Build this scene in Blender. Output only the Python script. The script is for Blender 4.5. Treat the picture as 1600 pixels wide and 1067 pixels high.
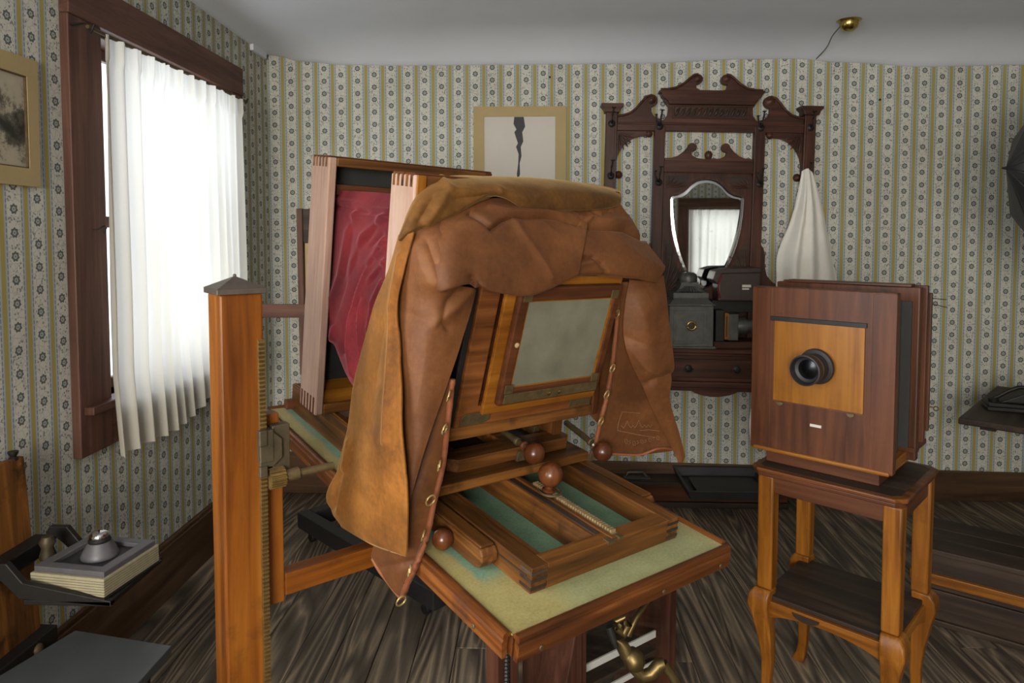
import bpy, bmesh, math, random
from mathutils import Vector, Matrix, noise
R = math.radians
random.seed(7)
for o in list(bpy.data.objects): bpy.data.objects.remove(o)
scene = bpy.context.scene
col = scene.collection
YB, XL, XR, YR = 3.796, -1.489, 3.45, -1.9          # room: far wall, left wall, right wall, wall behind the photographer

# ------------------------------------------------------------------ camera
CAM = Vector((0, 0, 1.45)); YAW, PITCH, FPX = R(1.88), R(2.9), 1067.0
cd = bpy.data.cameras.new('camera'); co = bpy.data.objects.new('camera', cd); col.objects.link(co)
cd.sensor_width = 36; cd.lens = 36*FPX/1600; cd.shift_y = -108/1600; cd.clip_start = .02
co.location = CAM; co.rotation_euler = (R(90)-PITCH, 0, YAW); scene.camera = co
# ------------------------------------------------------------------ light
w = bpy.data.worlds.new('sky'); scene.world = w; w.use_nodes = True
w.node_tree.nodes['Background'].inputs[0].default_value = (.86, .93, 1, 1)
w.node_tree.nodes['Background'].inputs[1].default_value = 1.7
def area(name, loc, aim, sx, sy, power, colr):
    l = bpy.data.lights.new(name, 'AREA'); l.shape = 'RECTANGLE'; l.size = sx; l.size_y = sy; l.energy = power; l.color = colr
    o = bpy.data.objects.new(name, l); col.objects.link(o); o.location = loc
    o.rotation_euler = (Vector(aim)-Vector(loc)).to_track_quat('-Z', 'Y').to_euler()
    return o
area('daylight_side_window', (XL-.45, 2.78, 1.55), (0, 2.78, 1.5), 1.1, 1.35, 7.5, (.93, .97, 1))
area('daylight_near_window', (XL-.25, .1, 1.6), (0, .35, 1.45), 1.15, 1.35, 62, (.90, .95, 1))
area('added_rear_fill', (-.45, YR-.25, 1.62), (-.3, 0, 1.45), 1.45, 1.4, 165, (1, .94, .85))  # added lamp behind the photographer, main fill for the room
area('daylight_rear_curtained_window', (2.52, YR-.3, 1.4), (2.52, 0, 1.4), 1.0, 1.3, 9, (1, .97, .92))
scene.view_settings.view_transform = 'Standard'; scene.view_settings.look = 'None'
scene.view_settings.exposure = 0.35; scene.view_settings.gamma = 1; scene.view_settings.use_curve_mapping = False
scene.cycles.max_bounces = 7; scene.cycles.diffuse_bounces = 4; scene.cycles.transparent_max_bounces = 12
scene.cycles.caustics_reflective = False; scene.cycles.caustics_refractive = False; scene.cycles.sample_clamp_indirect = 6

# ------------------------------------------------------------------ surveying helpers: sight line of a point seen in the photo, cut with a known plane
_fw = Vector((-math.sin(YAW)*math.cos(PITCH), math.cos(YAW)*math.cos(PITCH), -math.sin(PITCH)))
_rt = Vector((math.cos(YAW), math.sin(YAW), 0)); _up = _rt.cross(_fw)
def ray(px, py): return _fw + _rt*((px-800)/FPX) - _up*((py-425)/FPX)
def cut(px, py, p, n):
    d = ray(px, py); return CAM + d*((Vector(p)-CAM).dot(n)/d.dot(n))
def onx(px, py, x): return cut(px, py, (x, 0, 0), Vector((1, 0, 0)))
def ony(px, py, y): return cut(px, py, (0, y, 0), Vector((0, 1, 0)))
def onz(px, py, z): return cut(px, py, (0, 0, z), Vector((0, 0, 1)))
def pix(p):
    q = Vector(p)-CAM; z = q.dot(_fw); return 800+FPX*q.dot(_rt)/z, 425-FPX*q.dot(_up)/z
# studio stand frame: origin near-left corner of the green table, A across, B towards the lens, N off the table
P0 = CAM + ray(801, 997)*1.2
A = ray(2160, 411).normalized(); B = ray(-39.5, 212); B = (B-A*B.dot(A)).normalized(); N = A.cross(B)
TM = Matrix((A, B, N)).transposed().to_4x4(); TM.translation = P0
TMI = TM.inverted()
def tv(px, py, v): return TMI @ cut(px, py, P0+B*v, B)
def tu(px, py, u): return TMI @ cut(px, py, P0+A*u, A)
def tn(px, py, n): return TMI @ cut(px, py, P0+N*n, N)

# ------------------------------------------------------------------ materials
def S(r, g, b):
    f = lambda c: (c/255)/12.92 if c/255 <= .04045 else ((c/255+.055)/1.055)**2.4
    return (f(r), f(g), f(b), 1)
class NT:
    def __init__(s, name):
        s.m = bpy.data.materials.new(name); s.m.use_nodes = True; s.t = s.m.node_tree; s.n = s.t.nodes; s.l = s.t.links
        s.b = s.n['Principled BSDF']; s.out = s.n['Material Output']
    def node(s, typ, **k):
        nd = s.n.new(typ)
        for a_, v_ in k.items(): setattr(nd, a_, v_)
        return nd
    def put(s, sock, v):
        if hasattr(v, 'is_output'): s.l.new(v, sock)
        else: sock.default_value = v
    def math(s, op, *a_):
        nd = s.node('ShaderNodeMath', operation=op)
        for i, v_ in enumerate(a_): s.put(nd.inputs[i], v_)
        return nd.outputs[0]
    def mix(s, f, a_, b_, mode='MIX'):
        nd = s.node('ShaderNodeMix', data_type='RGBA', blend_type=mode)
        s.put(nd.inputs[0], f); s.put(nd.inputs[6], a_); s.put(nd.inputs[7], b_); return nd.outputs[2]
    def ramp(s, f, stops):
        nd = s.node('ShaderNodeValToRGB'); s.put(nd.inputs[0], f); e = nd.color_ramp.elements
        while len(e) < len(stops): e.new(.5)
        for i, (p_, c_) in enumerate(stops): e[i].position = p_; e[i].color = c_
        return nd.outputs[0]
    def coords(s, scale=(1, 1, 1), rnd=0.0, rot=(0, 0, 0)):
        tc = s.node('ShaderNodeTexCoord'); mp = s.node('ShaderNodeMapping'); mp.inputs['Scale'].default_value = scale; mp.inputs['Rotation'].default_value = rot
        s.l.new(tc.outputs['Object'], mp.inputs[0])
        if rnd:
            oi = s.node('ShaderNodeObjectInfo'); va = s.node('ShaderNodeVectorMath', operation='ADD'); mu = s.math('MULTIPLY', oi.outputs['Random'], rnd)
            s.l.new(mu, va.inputs[1]); s.l.new(mp.outputs[0], va.inputs[0]); return va.outputs[0]
        return mp.outputs[0]
    def noise(s, vec, scale, detail=4, rough=.55, dist=0):
        nd = s.node('ShaderNodeTexNoise'); s.l.new(vec, nd.inputs['Vector']); nd.inputs['Scale'].default_value = scale
        nd.inputs['Detail'].default_value = detail; nd.inputs['Roughness'].default_value = rough; nd.inputs['Distortion'].default_value = dist
        return nd.outputs[0]
    def bump(s, h, strength=.2, dist=.002):
        nd = s.node('ShaderNodeBump'); nd.inputs['Strength'].default_value = strength; nd.inputs['Distance'].default_value = dist
        s.l.new(h, nd.inputs['Height']); s.l.new(nd.outputs[0], s.b.inputs['Normal'])
    def fin(s, c=None, rough=.5, metal=0, spec=.5, sheen=0, coat=0):
        if c is not None: s.put(s.b.inputs['Base Color'], c)
        s.put(s.b.inputs['Roughness'], rough); s.b.inputs['Metallic'].default_value = metal
        s.b.inputs['Specular IOR Level'].default_value = spec
        if sheen: s.b.inputs['Sheen Weight'].default_value = sheen; s.b.inputs['Sheen Roughness'].default_value = .35
        if coat: s.b.inputs['Coat Weight'].default_value = coat; s.b.inputs['Coat Roughness'].default_value = .15
        return s.m
def wood(name, dark, mid, light, axis=0, rough=.42, fine=1.0, wear=.25, wearc=None, spec=.3, coat=0):
    s = NT(name); sc = [38*fine]*3; sc[axis] = 2.2*fine
    v = s.coords(tuple(sc), rnd=13.0)
    g = s.noise(v, 1.0, 6, .6, .6)
    sc2 = [6.0]*3; sc2[axis] = 1.5
    b_ = s.noise(s.coords(tuple(sc2), rnd=5.0), 1.0, 3, .5)
    f = s.math('ADD', s.math('MULTIPLY', g, .65), s.math('MULTIPLY', b_, .35))
    c = s.ramp(f, [(.34, S(*dark)), (.5, S(*mid)), (.66, S(*light))])
    wn = s.noise(s.coords((1, 1, 1), rnd=9.0), 9, 5, .65)
    c = s.mix(s.math('MULTIPLY', s.ramp(wn, [(.56, (0, 0, 0, 1)), (.72, (1, 1, 1, 1))]), wear), c, S(*(wearc or tuple(x*.45 for x in dark))))
    s.bump(g, .12, .001)
    return s.fin(c, s.math('ADD', rough-.12, s.math('MULTIPLY', b_, .3)), spec=spec, coat=coat)
def plain(name, c, rough=.5, metal=0, var=.15, scale=25, spec=.5, bump=.1, sheen=0):
    s = NT(name); v = s.coords()
    n_ = s.noise(v, scale, 5, .6)
    c_ = s.mix(n_, S(*[x*(1-var) for x in c]), S(*[min(255, x*(1+var)) for x in c]))
    if bump: s.bump(n_, bump, .001)
    return s.fin(c_, rough, metal, spec, sheen)
M = {}
for ax, nm in enumerate('xyz'):
    M['base_'+nm] = wood('baseboard_wood_'+nm, (60, 42, 28), (86, 62, 43), (106, 80, 58), ax, .45, .7, .3, (40, 30, 24))
    M['cam_'+nm] = wood('camera_wood_'+nm, (44, 27, 13), (94, 58, 25), (140, 90, 40), ax, .42, 1, .9, (36, 24, 15))
    M['red_'+nm] = wood('red_brown_wood_'+nm, (52, 27, 14), (80, 44, 23), (98, 57, 32), ax, .42, 1, .3, (44, 25, 17))
    M['hall_'+nm] = wood('hall_wood_'+nm, (38, 22, 15), (66, 38, 27), (88, 54, 39), ax, .38, 1, .3, (28, 17, 12))
    M['case_'+nm] = wood('casing_wood_'+nm, (58, 37, 29), (84, 55, 43), (108, 75, 60), ax, .5, .8, .3, (44, 30, 26))
    M['dark_'+nm] = wood('dark_wood_'+nm, (32, 24, 19), (52, 40, 31), (74, 60, 47), ax, .55, .8, .3, (22, 18, 15))
    M['orange_'+nm] = wood('orange_wood_'+nm, (92, 52, 13), (132, 80, 23), (158, 104, 38), ax, .36, 1, .35, (80, 42, 18))
    M['post_'+nm] = wood('post_wood_'+nm, (78, 38, 10), (118, 66, 17), (142, 88, 28), ax, .34, .8, .6, (58, 28, 14))
    M['mould_'+nm] = wood('moulding_wood_'+nm, (54, 28, 12), (92, 50, 20), (130, 78, 35), ax, .34, 1, .8, (54, 40, 32))
    M['honey_'+nm] = wood('honey_wood_'+nm, (108, 64, 13), (140, 88, 22), (160, 106, 34), ax, .35, .7, .2)
    M['pale_'+nm] = wood('pale_lit_worn_wood_'+nm, (142, 112, 94), (158, 128, 110), (174, 146, 130), ax, .5, 2.2, .2, (112, 78, 58))  # window brightness on the standards' left sides is put into this pale tone
M['backwood'] = wood('back_panel_wood', (58, 30, 14), (104, 60, 28), (140, 86, 42), 0, .4, 1, .5, (40, 24, 14))
M['knob'] = wood('turned_knob_wood', (46, 22, 11), (84, 44, 22), (118, 68, 34), 2, .3, .8, .5, (34, 20, 13), coat=.35)
M['brass'] = plain('aged_brass', (84, 71, 46), .6, .5, .45, 55, bump=.5)
M['rack'] = plain('brass_rack', (128, 104, 62), .45, .8, .3, 60)
M['rackpale'] = plain('worn_rack', (150, 128, 92), .5, .3, .3, 60)
M['bronze'] = plain('worn_bronze', (92, 78, 48), .42, .85, .4, 45, bump=.4)
M['dark_brass'] = plain('dark_bronze', (74, 66, 50), .55, .6, .4, 35)
M['bright_brass'] = plain('bright_brass', (176, 150, 84), .25, 1, .2, 30)
M['ring_brass'] = plain('ring_brass', (170, 146, 92), .4, .55, .2, 30)
M['iron'] = plain('black_iron', (38, 36, 34), .5, .5, .3, 40)
M['pewter'] = plain('dark_tin', (78, 78, 73), .45, .5, .35, 22)
M['black'] = plain('black_paint', (32, 30, 31), .55, 0, .3, 14)
M['blackboard'] = plain('black_board', (38, 39, 36), .75, 0, .25, 10)
M['slab'] = plain('dark_slate_slab', (66, 69, 69), .5, 0, .2, 9)
M['chrome'] = plain('chrome', (200, 200, 200), .12, 1, .05, 10, bump=0)
M['leather'] = plain('brown_leather', (50, 36, 30), .5, 0, .3, 60, bump=.3)
M['paper'] = plain('paper_pages', (150, 142, 114), .8, 0, .12, 60)
M['mat'] = plain('cream_mat_board', (168, 148, 104), .85, 0, .06, 8, bump=0)
M['white_tag'] = plain('white_tag', (196, 192, 180), .7, 0, .1, 30)
M['chalk'] = plain('faded_chalk', (168, 138, 108), .9, 0, .1, 30)
M['cotton'] = plain('white_cotton', (226, 222, 212), .9, 0, .05, 14, sheen=.3)
M['ceiling'] = plain('ceiling_canvas', (216, 219, 226), .85, 0, .03, 3)
M['cap_metal'] = plain('grey_post_cap', (84, 75, 66), .5, .5, .3, 30)
M['glasspale'] = plain('white_strip', (205, 205, 200), .5, 0, .05, 10)
M['book_cover'] = plain('grey_plate_frame', (84, 82, 84), .45, 0, .2, 18)

def cloth_mat(name, c0, c1, c2, rough, sheen, weave, sheen_tint=None, stain=None):
    s = NT(name); v = s.coords(rnd=3.0)
    big = s.noise(v, 5, 5, .6, .4); fine = s.noise(v, 90, 3, .6)
    f = s.math('ADD', s.math('MULTIPLY', big, .8), s.math('MULTIPLY', fine, .2))
    c = s.ramp(f, [(.36, S(*c0)), (.5, S(*c1)), (.64, S(*c2))])
    if stain:
        st = s.noise(s.coords((1, 1, 1)), 11, 6, .7, 1.0)
        c = s.mix(s.math('MULTIPLY', s.ramp(st, [(.60, (0, 0, 0, 1)), (.74, (1, 1, 1, 1))]), .65), c, S(*stain))
    wv = s.noise(v, weave, 3, .7)
    h = s.math('ADD', s.math('MULTIPLY', big, 1.2), wv)
    s.bump(h, .16, .002)
    m = s.fin(c, rough, spec=.25, sheen=sheen)
    if sheen_tint: s.b.inputs['Sheen Tint'].default_value = S(*sheen_tint)
    return m
M['velvet'] = cloth_mat('gold_velvet', (84, 49, 14), (116, 70, 21), (144, 91, 34), .8, .35, 160, (235, 195, 130), (78, 46, 22))
M['velvet_shaded'] = cloth_mat('shaded_velvet', (66, 42, 15), (90, 58, 20), (116, 76, 30), .8, .35, 160, (225, 190, 130), (60, 38, 18))  # darker copy of the gold velvet, the roll's shade put into its colour
M['lining'] = cloth_mat('brown_lining', (78, 46, 23), (95, 57, 29), (112, 70, 37), .62, .12, 120, (220, 180, 150), (96, 66, 44))
M['redvelvet'] = cloth_mat('red_velvet', (72, 12, 18), (96, 20, 25), (114, 30, 33), .75, .28, 110, (255, 160, 175))
M['cord'] = cloth_mat('leather_binding', (98, 54, 32), (122, 70, 42), (140, 86, 54), .6, .1, 150)

s = NT('green_felt'); v = s.coords()                     # sun-faded green felt, unfaded where the camera has stood
sx = s.node('ShaderNodeSeparateXYZ'); s.l.new(v, sx.inputs[0])
n1 = s.noise(v, 9, 5, .6); n2 = s.noise(v, 160, 2, .6)
jit = s.math('MULTIPLY', s.math('SUBTRACT', n1, .5), .05)
ux = s.math('ADD', sx.outputs[0], jit); vy = s.math('ADD', sx.outputs[1], jit)
def band(a_, lo, hi, soft):
    def sm(x, e0, e1):
        nd = s.node('ShaderNodeMapRange', interpolation_type='SMOOTHSTEP'); s.put(nd.inputs[0], x); nd.inputs[1].default_value = e0; nd.inputs[2].default_value = e1
        return nd.outputs[0]
    return s.math('MULTIPLY', sm(a_, lo-soft, lo+soft), s.math('SUBTRACT', 1.0, sm(a_, hi-soft, hi+soft)))
mk = s.math('MULTIPLY', band(ux, .048, .60, .008), band(vy, .165, 1.30, .03))
part = s.math('MULTIPLY', band(ux, .16, .62, .05), band(vy, .0, .3, .03))
fad = s.ramp(s.math('ADD', s.math('MULTIPLY', n1, .6), s.math('MULTIPLY', n2, .4)), [(.35, S(138, 126, 72)), (.65, S(168, 154, 96))])
grn = s.ramp(s.math('ADD', s.math('MULTIPLY', n1, .6), s.math('MULTIPLY', n2, .4)), [(.35, S(88, 120, 94)), (.65, S(122, 150, 118))])
c = s.mix(s.math('MULTIPLY', part, .38), fad, grn); c = s.mix(mk, c, grn); s.bump(n2, .3, .001)
M['felt'] = s.fin(c, .9, spec=.2, sheen=.2)

def wallpaper(name, horiz):                              # vertical yellow stripes, dashed blue lines, rows of ringed flowers
    s = NT(name); tc = s.node('ShaderNodeTexCoord'); sp = s.node('ShaderNodeSeparateXYZ'); s.l.new(tc.outputs['Object'], sp.inputs[0])
    PER = .0933; a_ = s.math('DIVIDE', sp.outputs[horiz], PER); z = s.math('DIVIDE', sp.outputs[2], PER)
    fu = s.math('SUBTRACT', s.math('FRACT', a_), .5); au = s.math('ABSOLUTE', fu)      # 0 = flower band centre, .5 = yellow stripe
    par = s.math('MULTIPLY', s.math('MODULO', s.math('ABSOLUTE', s.math('FLOOR', a_)), 2.0), .5)
    zz = s.math('ADD', s.math('DIVIDE', z, .73), par)
    fv = s.math('MULTIPLY', s.math('SUBTRACT', s.math('FRACT', zz), .5), .73)
    th = s.math('ARCTAN2', fv, fu)
    pet = s.math('ADD', 1.0, s.math('MULTIPLY', s.math('SINE', s.math('MULTIPLY', th, 7.0)), .12))
    r = s.math('MULTIPLY', s.math('SQRT', s.math('ADD', s.math('MULTIPLY', fu, fu), s.math('MULTIPLY', fv, fv))), pet)
    def step(lo, hi, x):
        return s.math('MULTIPLY', s.math('GREATER_THAN', x, lo), s.math('LESS_THAN', x, hi))
    cmb = s.node('ShaderNodeCombineXYZ'); s.l.new(a_, cmb.inputs[0]); s.l.new(z, cmb.inputs[1])
    vo = s.node('ShaderNodeTexVoronoi'); s.l.new(cmb.outputs[0], vo.inputs['Vector']); vo.inputs['Scale'].default_value = 9.0
    nz = s.noise(cmb.outputs[0], 3.0, 2)
    vo2 = s.node('ShaderNodeTexVoronoi', feature='DISTANCE_TO_EDGE'); s.l.new(cmb.outputs[0], vo2.inputs['Vector']); vo2.inputs['Scale'].default_value = 4.0
    dots = s.math('MULTIPLY', s.math('LESS_THAN', vo.outputs['Distance'], .34), s.math('GREATER_THAN', nz, .48))
    vine = s.math('LESS_THAN', vo2.outputs[0], .05)
    motif = s.math('MULTIPLY', s.math('MINIMUM', 1.0, s.math('ADD', s.math('MULTIPLY', vine, .35), dots)), s.math('GREATER_THAN', r, .20))
    tin = s.noise(cmb.outputs[0], .35, 2)
    paper = s.mix(tin, S(206, 206, 193), S(198, 194, 183))
    c = s.mix(s.math('MULTIPLY', s.math('MULTIPLY', motif, s.math('LESS_THAN', au, .27)), .78), paper, S(104, 108, 104))
    ring = s.math('ADD', s.math('MULTIPLY', step(.075, .15, r), .85), s.math('MULTIPLY', step(0, .035, r), .7))
    c = s.mix(s.math('MULTIPLY', s.math('LESS_THAN', r, .155), .55), c, S(150, 156, 146))
    c = s.mix(s.math('MINIMUM', ring, 1.0), c, S(66, 76, 78))
    c = s.mix(step(.285, .42, au), c, S(176, 181, 180))
    dash = s.math('GREATER_THAN', s.math('FRACT', s.math('MULTIPLY', z, 5.5)), .35)
    c = s.mix(s.math('MULTIPLY', step(.30, .345, au), s.math('ADD', .25, s.math('MULTIPLY', dash, .6))), c, S(98, 116, 142))
    c = s.mix(s.math('MULTIPLY', step(.375, .405, au), .5), c, S(126, 148, 152))
    c = s.mix(s.math('MULTIPLY', s.math('GREATER_THAN', au, .412), .9), c, S(162, 144, 62))
    ag = s.noise(tc.outputs['Object'], 1.7, 5, .6)
    c = s.mix(s.math('MULTIPLY', s.ramp(ag, [(.45, (0, 0, 0, 1)), (.75, (1, 1, 1, 1))]), .25), c, S(150, 132, 100), 'MULTIPLY')
    wob = s.noise(tc.outputs['Object'], 2.5, 2); s.bump(wob, .15, .02)
    return s.fin(c, .8, spec=.25)
M['paper_back'] = wallpaper('striped_wallpaper_far', 0); M['paper_left'] = wallpaper('striped_wallpaper_side', 1)

s = NT('weathered_floor_boards'); v = s.coords((5.5, .42, 1), rnd=37.0)
cn = s.noise(v, 1.0, 3, .45, .5)
ringf = s.math('ABSOLUTE', s.math('SUBTRACT', s.math('FRACT', s.math('MULTIPLY', cn, 17.0)), .5))
g = s.noise(s.coords((70, 3.0, 10), rnd=11.0), 1, 5, .6); bg = s.noise(s.coords((1, 1, 1)), 2.2, 5, .65)
bl2 = s.noise(s.coords((9, .9, 1), rnd=19.0), 1, 4, .6)
f = s.math('ADD', s.math('MULTIPLY', ringf, .55), s.math('ADD', s.math('MULTIPLY', g, .30), s.math('ADD', s.math('MULTIPLY', bg, .22), s.math('MULTIPLY', bl2, .35))))
c = s.ramp(f, [(.40, S(58, 50, 42)), (.58, S(96, 85, 72)), (.69, S(132, 116, 96)), (.80, S(178, 156, 124))])
s.bump(f, .35, .003)
M['floor'] = s.fin(c, s.math('ADD', .42, s.math('MULTIPLY', g, .2)), spec=.4)

s = NT('window_glass')
tr = s.node('ShaderNodeBsdfTransparent'); gl = s.node('ShaderNodeBsdfGlossy'); gl.inputs['Roughness'].default_value = .02
mx = s.node('ShaderNodeMixShader'); mx.inputs[0].default_value = .05
s.l.new(tr.outputs[0], mx.inputs[1]); s.l.new(gl.outputs[0], mx.inputs[2]); s.l.new(mx.outputs[0], s.out.inputs[0]); M['glass'] = s.m
s = NT('sheer_curtain'); v = s.coords((1, 1, 1)); nz = s.noise(v, 300, 2)
df = s.node('ShaderNodeBsdfDiffuse'); df.inputs[0].default_value = S(226, 220, 204); tl = s.node('ShaderNodeBsdfTranslucent'); tl.inputs[0].default_value = S(244, 243, 238)
mx = s.node('ShaderNodeMixShader'); mx.inputs[0].default_value = .55; s.l.new(df.outputs[0], mx.inputs[1]); s.l.new(tl.outputs[0], mx.inputs[2]); s.l.new(mx.outputs[0], s.out.inputs[0]); M['curtain'] = s.m
s = NT('old_mirror'); v = s.coords(); n_ = s.noise(v, 16, 6, .7)
M['mirror'] = s.fin(s.mix(s.ramp(n_, [(.60, (0, 0, 0, 1)), (.85, (1, 1, 1, 1))]), S(206, 210, 208), S(140, 142, 138)), .02, 1)
M['mirror_bevel'] = plain('mirror_bevel', (236, 238, 238), .12, 1, .03, 6, bump=0)
s = NT('ground_glass'); v = s.coords(); n_ = s.noise(v, 10, 4, .6)
M['ground'] = s.fin(s.ramp(n_, [(.3, S(100, 100, 84)), (.7, S(122, 122, 104))]), .32, spec=.6)
s = NT('landscape_photo'); v = s.coords(); sp = s.node('ShaderNodeSeparateXYZ'); s.l.new(v, sp.inputs[0])
n_ = s.noise(v, 26, 6, .75); hz = s.math('ADD', s.math('MULTIPLY', n_, .8), s.math('MULTIPLY', s.math('ABSOLUTE', s.math('ADD', sp.outputs[2], .02)), 2.2))
M['photo1'] = s.fin(s.ramp(hz, [(.38, S(42, 42, 36)), (.5, S(92, 88, 76)), (.58, S(168, 158, 136)), (.8, S(176, 166, 144))]), .6)
M['photo2'] = plain('pale_print', (190, 184, 172), .55, 0, .03, 6, bump=0)
M['ink'] = plain('black_smear', (36, 36, 38), .6, 0, .4, 60, bump=0)

# ------------------------------------------------------------------ mesh helpers
class MB:
    def __init__(s): s.v = []; s.f = []
    def add(s, vs, fs):
        o = len(s.v); s.v += [tuple(p) for p in vs]; s.f += [tuple(i+o for i in f_) for f_ in fs]; return s
    def box(s, x0, x1, y0, y1, z0, z1):
        return s.add([(x0, y0, z0), (x1, y0, z0), (x1, y1, z0), (x0, y1, z0), (x0, y0, z1), (x1, y0, z1), (x1, y1, z1), (x0, y1, z1)],
                     [(0, 3, 2, 1), (4, 5, 6, 7), (0, 1, 5, 4), (1, 2, 6, 5), (2, 3, 7, 6), (3, 0, 4, 7)])
    def hexa(s, p): return s.add(p, [(0, 3, 2, 1), (4, 5, 6, 7), (0, 1, 5, 4), (1, 2, 6, 5), (2, 3, 7, 6), (3, 0, 4, 7)])
    def prism(s, pts, lo, hi, fn=lambda a_, b_, d: (a_, d, b_)):     # outline a,b extruded along d
        n = len(pts); vs = [fn(a_, b_, lo) for a_, b_ in pts]+[fn(a_, b_, hi) for a_, b_ in pts]
        return s.add(vs, [tuple(range(n))[::-1], tuple(range(n, 2*n))]+[(i, (i+1) % n, n+(i+1) % n, n+i) for i in range(n)])
    def ringprism(s, outer, inner, lo, hi, fn=lambda a_, b_, d: (a_, d, b_)):
        n = len(outer); vs = [fn(*p, lo) for p in outer]+[fn(*p, lo) for p in inner]+[fn(*p, hi) for p in outer]+[fn(*p, hi) for p in inner]; fs = []
        for i in range(n):
            j = (i+1) % n; fs += [(i, j, n+j, n+i), (2*n+i, 3*n+i, 3*n+j, 2*n+j), (i, 2*n+i, 2*n+j, j), (n+i, n+j, 3*n+j, 3*n+i)]
        return s.add(vs, fs)
    def lathe(s, prof, org=(0, 0, 0), ax=(0, 0, 1), seg=24):
        ax = Vector(ax).normalized(); q = ax.to_track_quat('Z', 'Y'); org = Vector(org); vs = []; fs = []; m = len(prof)
        for r_, h in prof:
            for k in range(seg):
                t = 2*math.pi*k/seg; vs.append(org + q @ Vector((r_*math.cos(t), r_*math.sin(t), h)))
        for i in range(m-1):
            for k in range(seg): fs.append((i*seg+k, i*seg+(k+1) % seg, (i+1)*seg+(k+1) % seg, (i+1)*seg+k))
        fs += [tuple(range(seg))[::-1], tuple(range((m-1)*seg, m*seg))]
        return s.add(vs, fs)
    def tube(s, path, r_, seg=8, closed=False):
        P = [Vector(p) for p in path]; n = len(P); vs = []; fs = []
        for i, p in enumerate(P):
            d = (P[(i+1) % n]-P[i-1]) if closed else (P[min(i+1, n-1)]-P[max(i-1, 0)])
            q = d.to_track_quat('Z', 'Y') if abs(d.normalized().z) < .95 else d.to_track_quat('Z', 'X')
            rr = r_[i] if isinstance(r_, (list, tuple)) else r_
            for k in range(seg):
                t = 2*math.pi*k/seg; vs.append(p + q @ Vector((rr*math.cos(t), rr*math.sin(t), 0)))
        for i in range(n if closed else n-1):
            j = (i+1) % n
            for k in range(seg): fs.append((i*seg+k, i*seg+(k+1) % seg, j*seg+(k+1) % seg, j*seg+k))
        if not closed: fs += [tuple(range(seg))[::-1], tuple(range((n-1)*seg, n*seg))]
        return s.add(vs, fs)
    def grid(s, g_):
        m, n = len(g_), len(g_[0])
        return s.add([p for row in g_ for p in row], [(i*n+j, i*n+j+1, (i+1)*n+j+1, (i+1)*n+j) for i in range(m-1) for j in range(n-1)])
    def build(s, name, mat, parent=None, smooth=0, bevel=0, solid=0, seg=2, matrix=None):
        me = bpy.data.meshes.new(name); me.from_pydata(s.v, [], s.f); me.validate()
        bm = bmesh.new(); bm.from_mesh(me); bmesh.ops.recalc_face_normals(bm, faces=bm.faces); bm.to_mesh(me); bm.free()
        me.materials.append(M[mat] if isinstance(mat, str) else mat)
        if smooth:
            me.polygons.foreach_set('use_smooth', [True]*len(me.polygons))
            if smooth < 180: me.set_sharp_from_angle(angle=R(smooth))
        o = bpy.data.objects.new(name, me); col.objects.link(o)
        if parent: o.parent = parent
        if matrix is not None: o.matrix_local = matrix
        if solid:
            k = o.modifiers.new('thickness', 'SOLIDIFY'); k.thickness = solid; k.offset = 0
        if bevel:
            k = o.modifiers.new('bevel', 'BEVEL'); k.width = bevel; k.segments = seg; k.limit_method = 'ANGLE'; k.angle_limit = R(40)
        return o
def tag(o, label=None, cat=None, group=None, kind=None):
    for k, v_ in (('label', label), ('category', cat), ('group', group), ('kind', kind)):
        if v_: o[k] = v_
    return o
def empty(name, loc=(0, 0, 0), rz=0, matrix=None):
    o = bpy.data.objects.new(name, None); col.objects.link(o); o.empty_display_size = .05
    if matrix is not None: o.matrix_world = matrix
    else: o.location = loc; o.rotation_euler = (0, 0, rz)
    return o
def boxpart(name, mat, parent, x0, x1, y0, y1, z0, z1, bevel=.002): return MB().box(x0, x1, y0, y1, z0, z1).build(name, mat, parent, bevel=bevel)
def cr(p0, p1, p2, p3, t):
    return [.5*((2*b_)+(-a_+c_)*t+(2*a_-5*b_+4*c_-d)*t*t+(-a_+3*b_-3*c_+d)*t**3) for a_, b_, c_, d in zip(p0, p1, p2, p3)]
def spline(pts, n):
    m = len(pts)-1; out = []
    for i in range(n):
        x = i*m/(n-1); k = min(int(x), m-1); t = x-k
        out.append(Vector(cr(pts[max(k-1, 0)], pts[k], pts[k+1], pts[min(k+2, m)], t)))
    return out
def surf(rows, nr, nc):
    rr = [spline(r_, nc) for r_ in rows]; cols = [spline([r_[j] for r_ in rr], nr) for j in range(nc)]
    return [[cols[j][i] for j in range(nc)] for i in range(nr)]
def gnormals(g_):
    m, n = len(g_), len(g_[0])
    return [[((g_[min(i+1, m-1)][j]-g_[max(i-1, 0)][j]).cross(g_[i][min(j+1, n-1)]-g_[i][max(j-1, 0)])).normalized() for j in range(n)] for i in range(m)]
def segdist(px, py, path):
    best = 1e9
    for (x0, y0), (x1, y1) in zip(path, path[1:]):
        dx, dy = x1-x0, y1-y0; t = max(0, min(1, ((px-x0)*dx+(py-y0)*dy)/(dx*dx+dy*dy+1e-9)))
        best = min(best, math.hypot(px-x0-t*dx, py-y0-t*dy))
    return best
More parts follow.
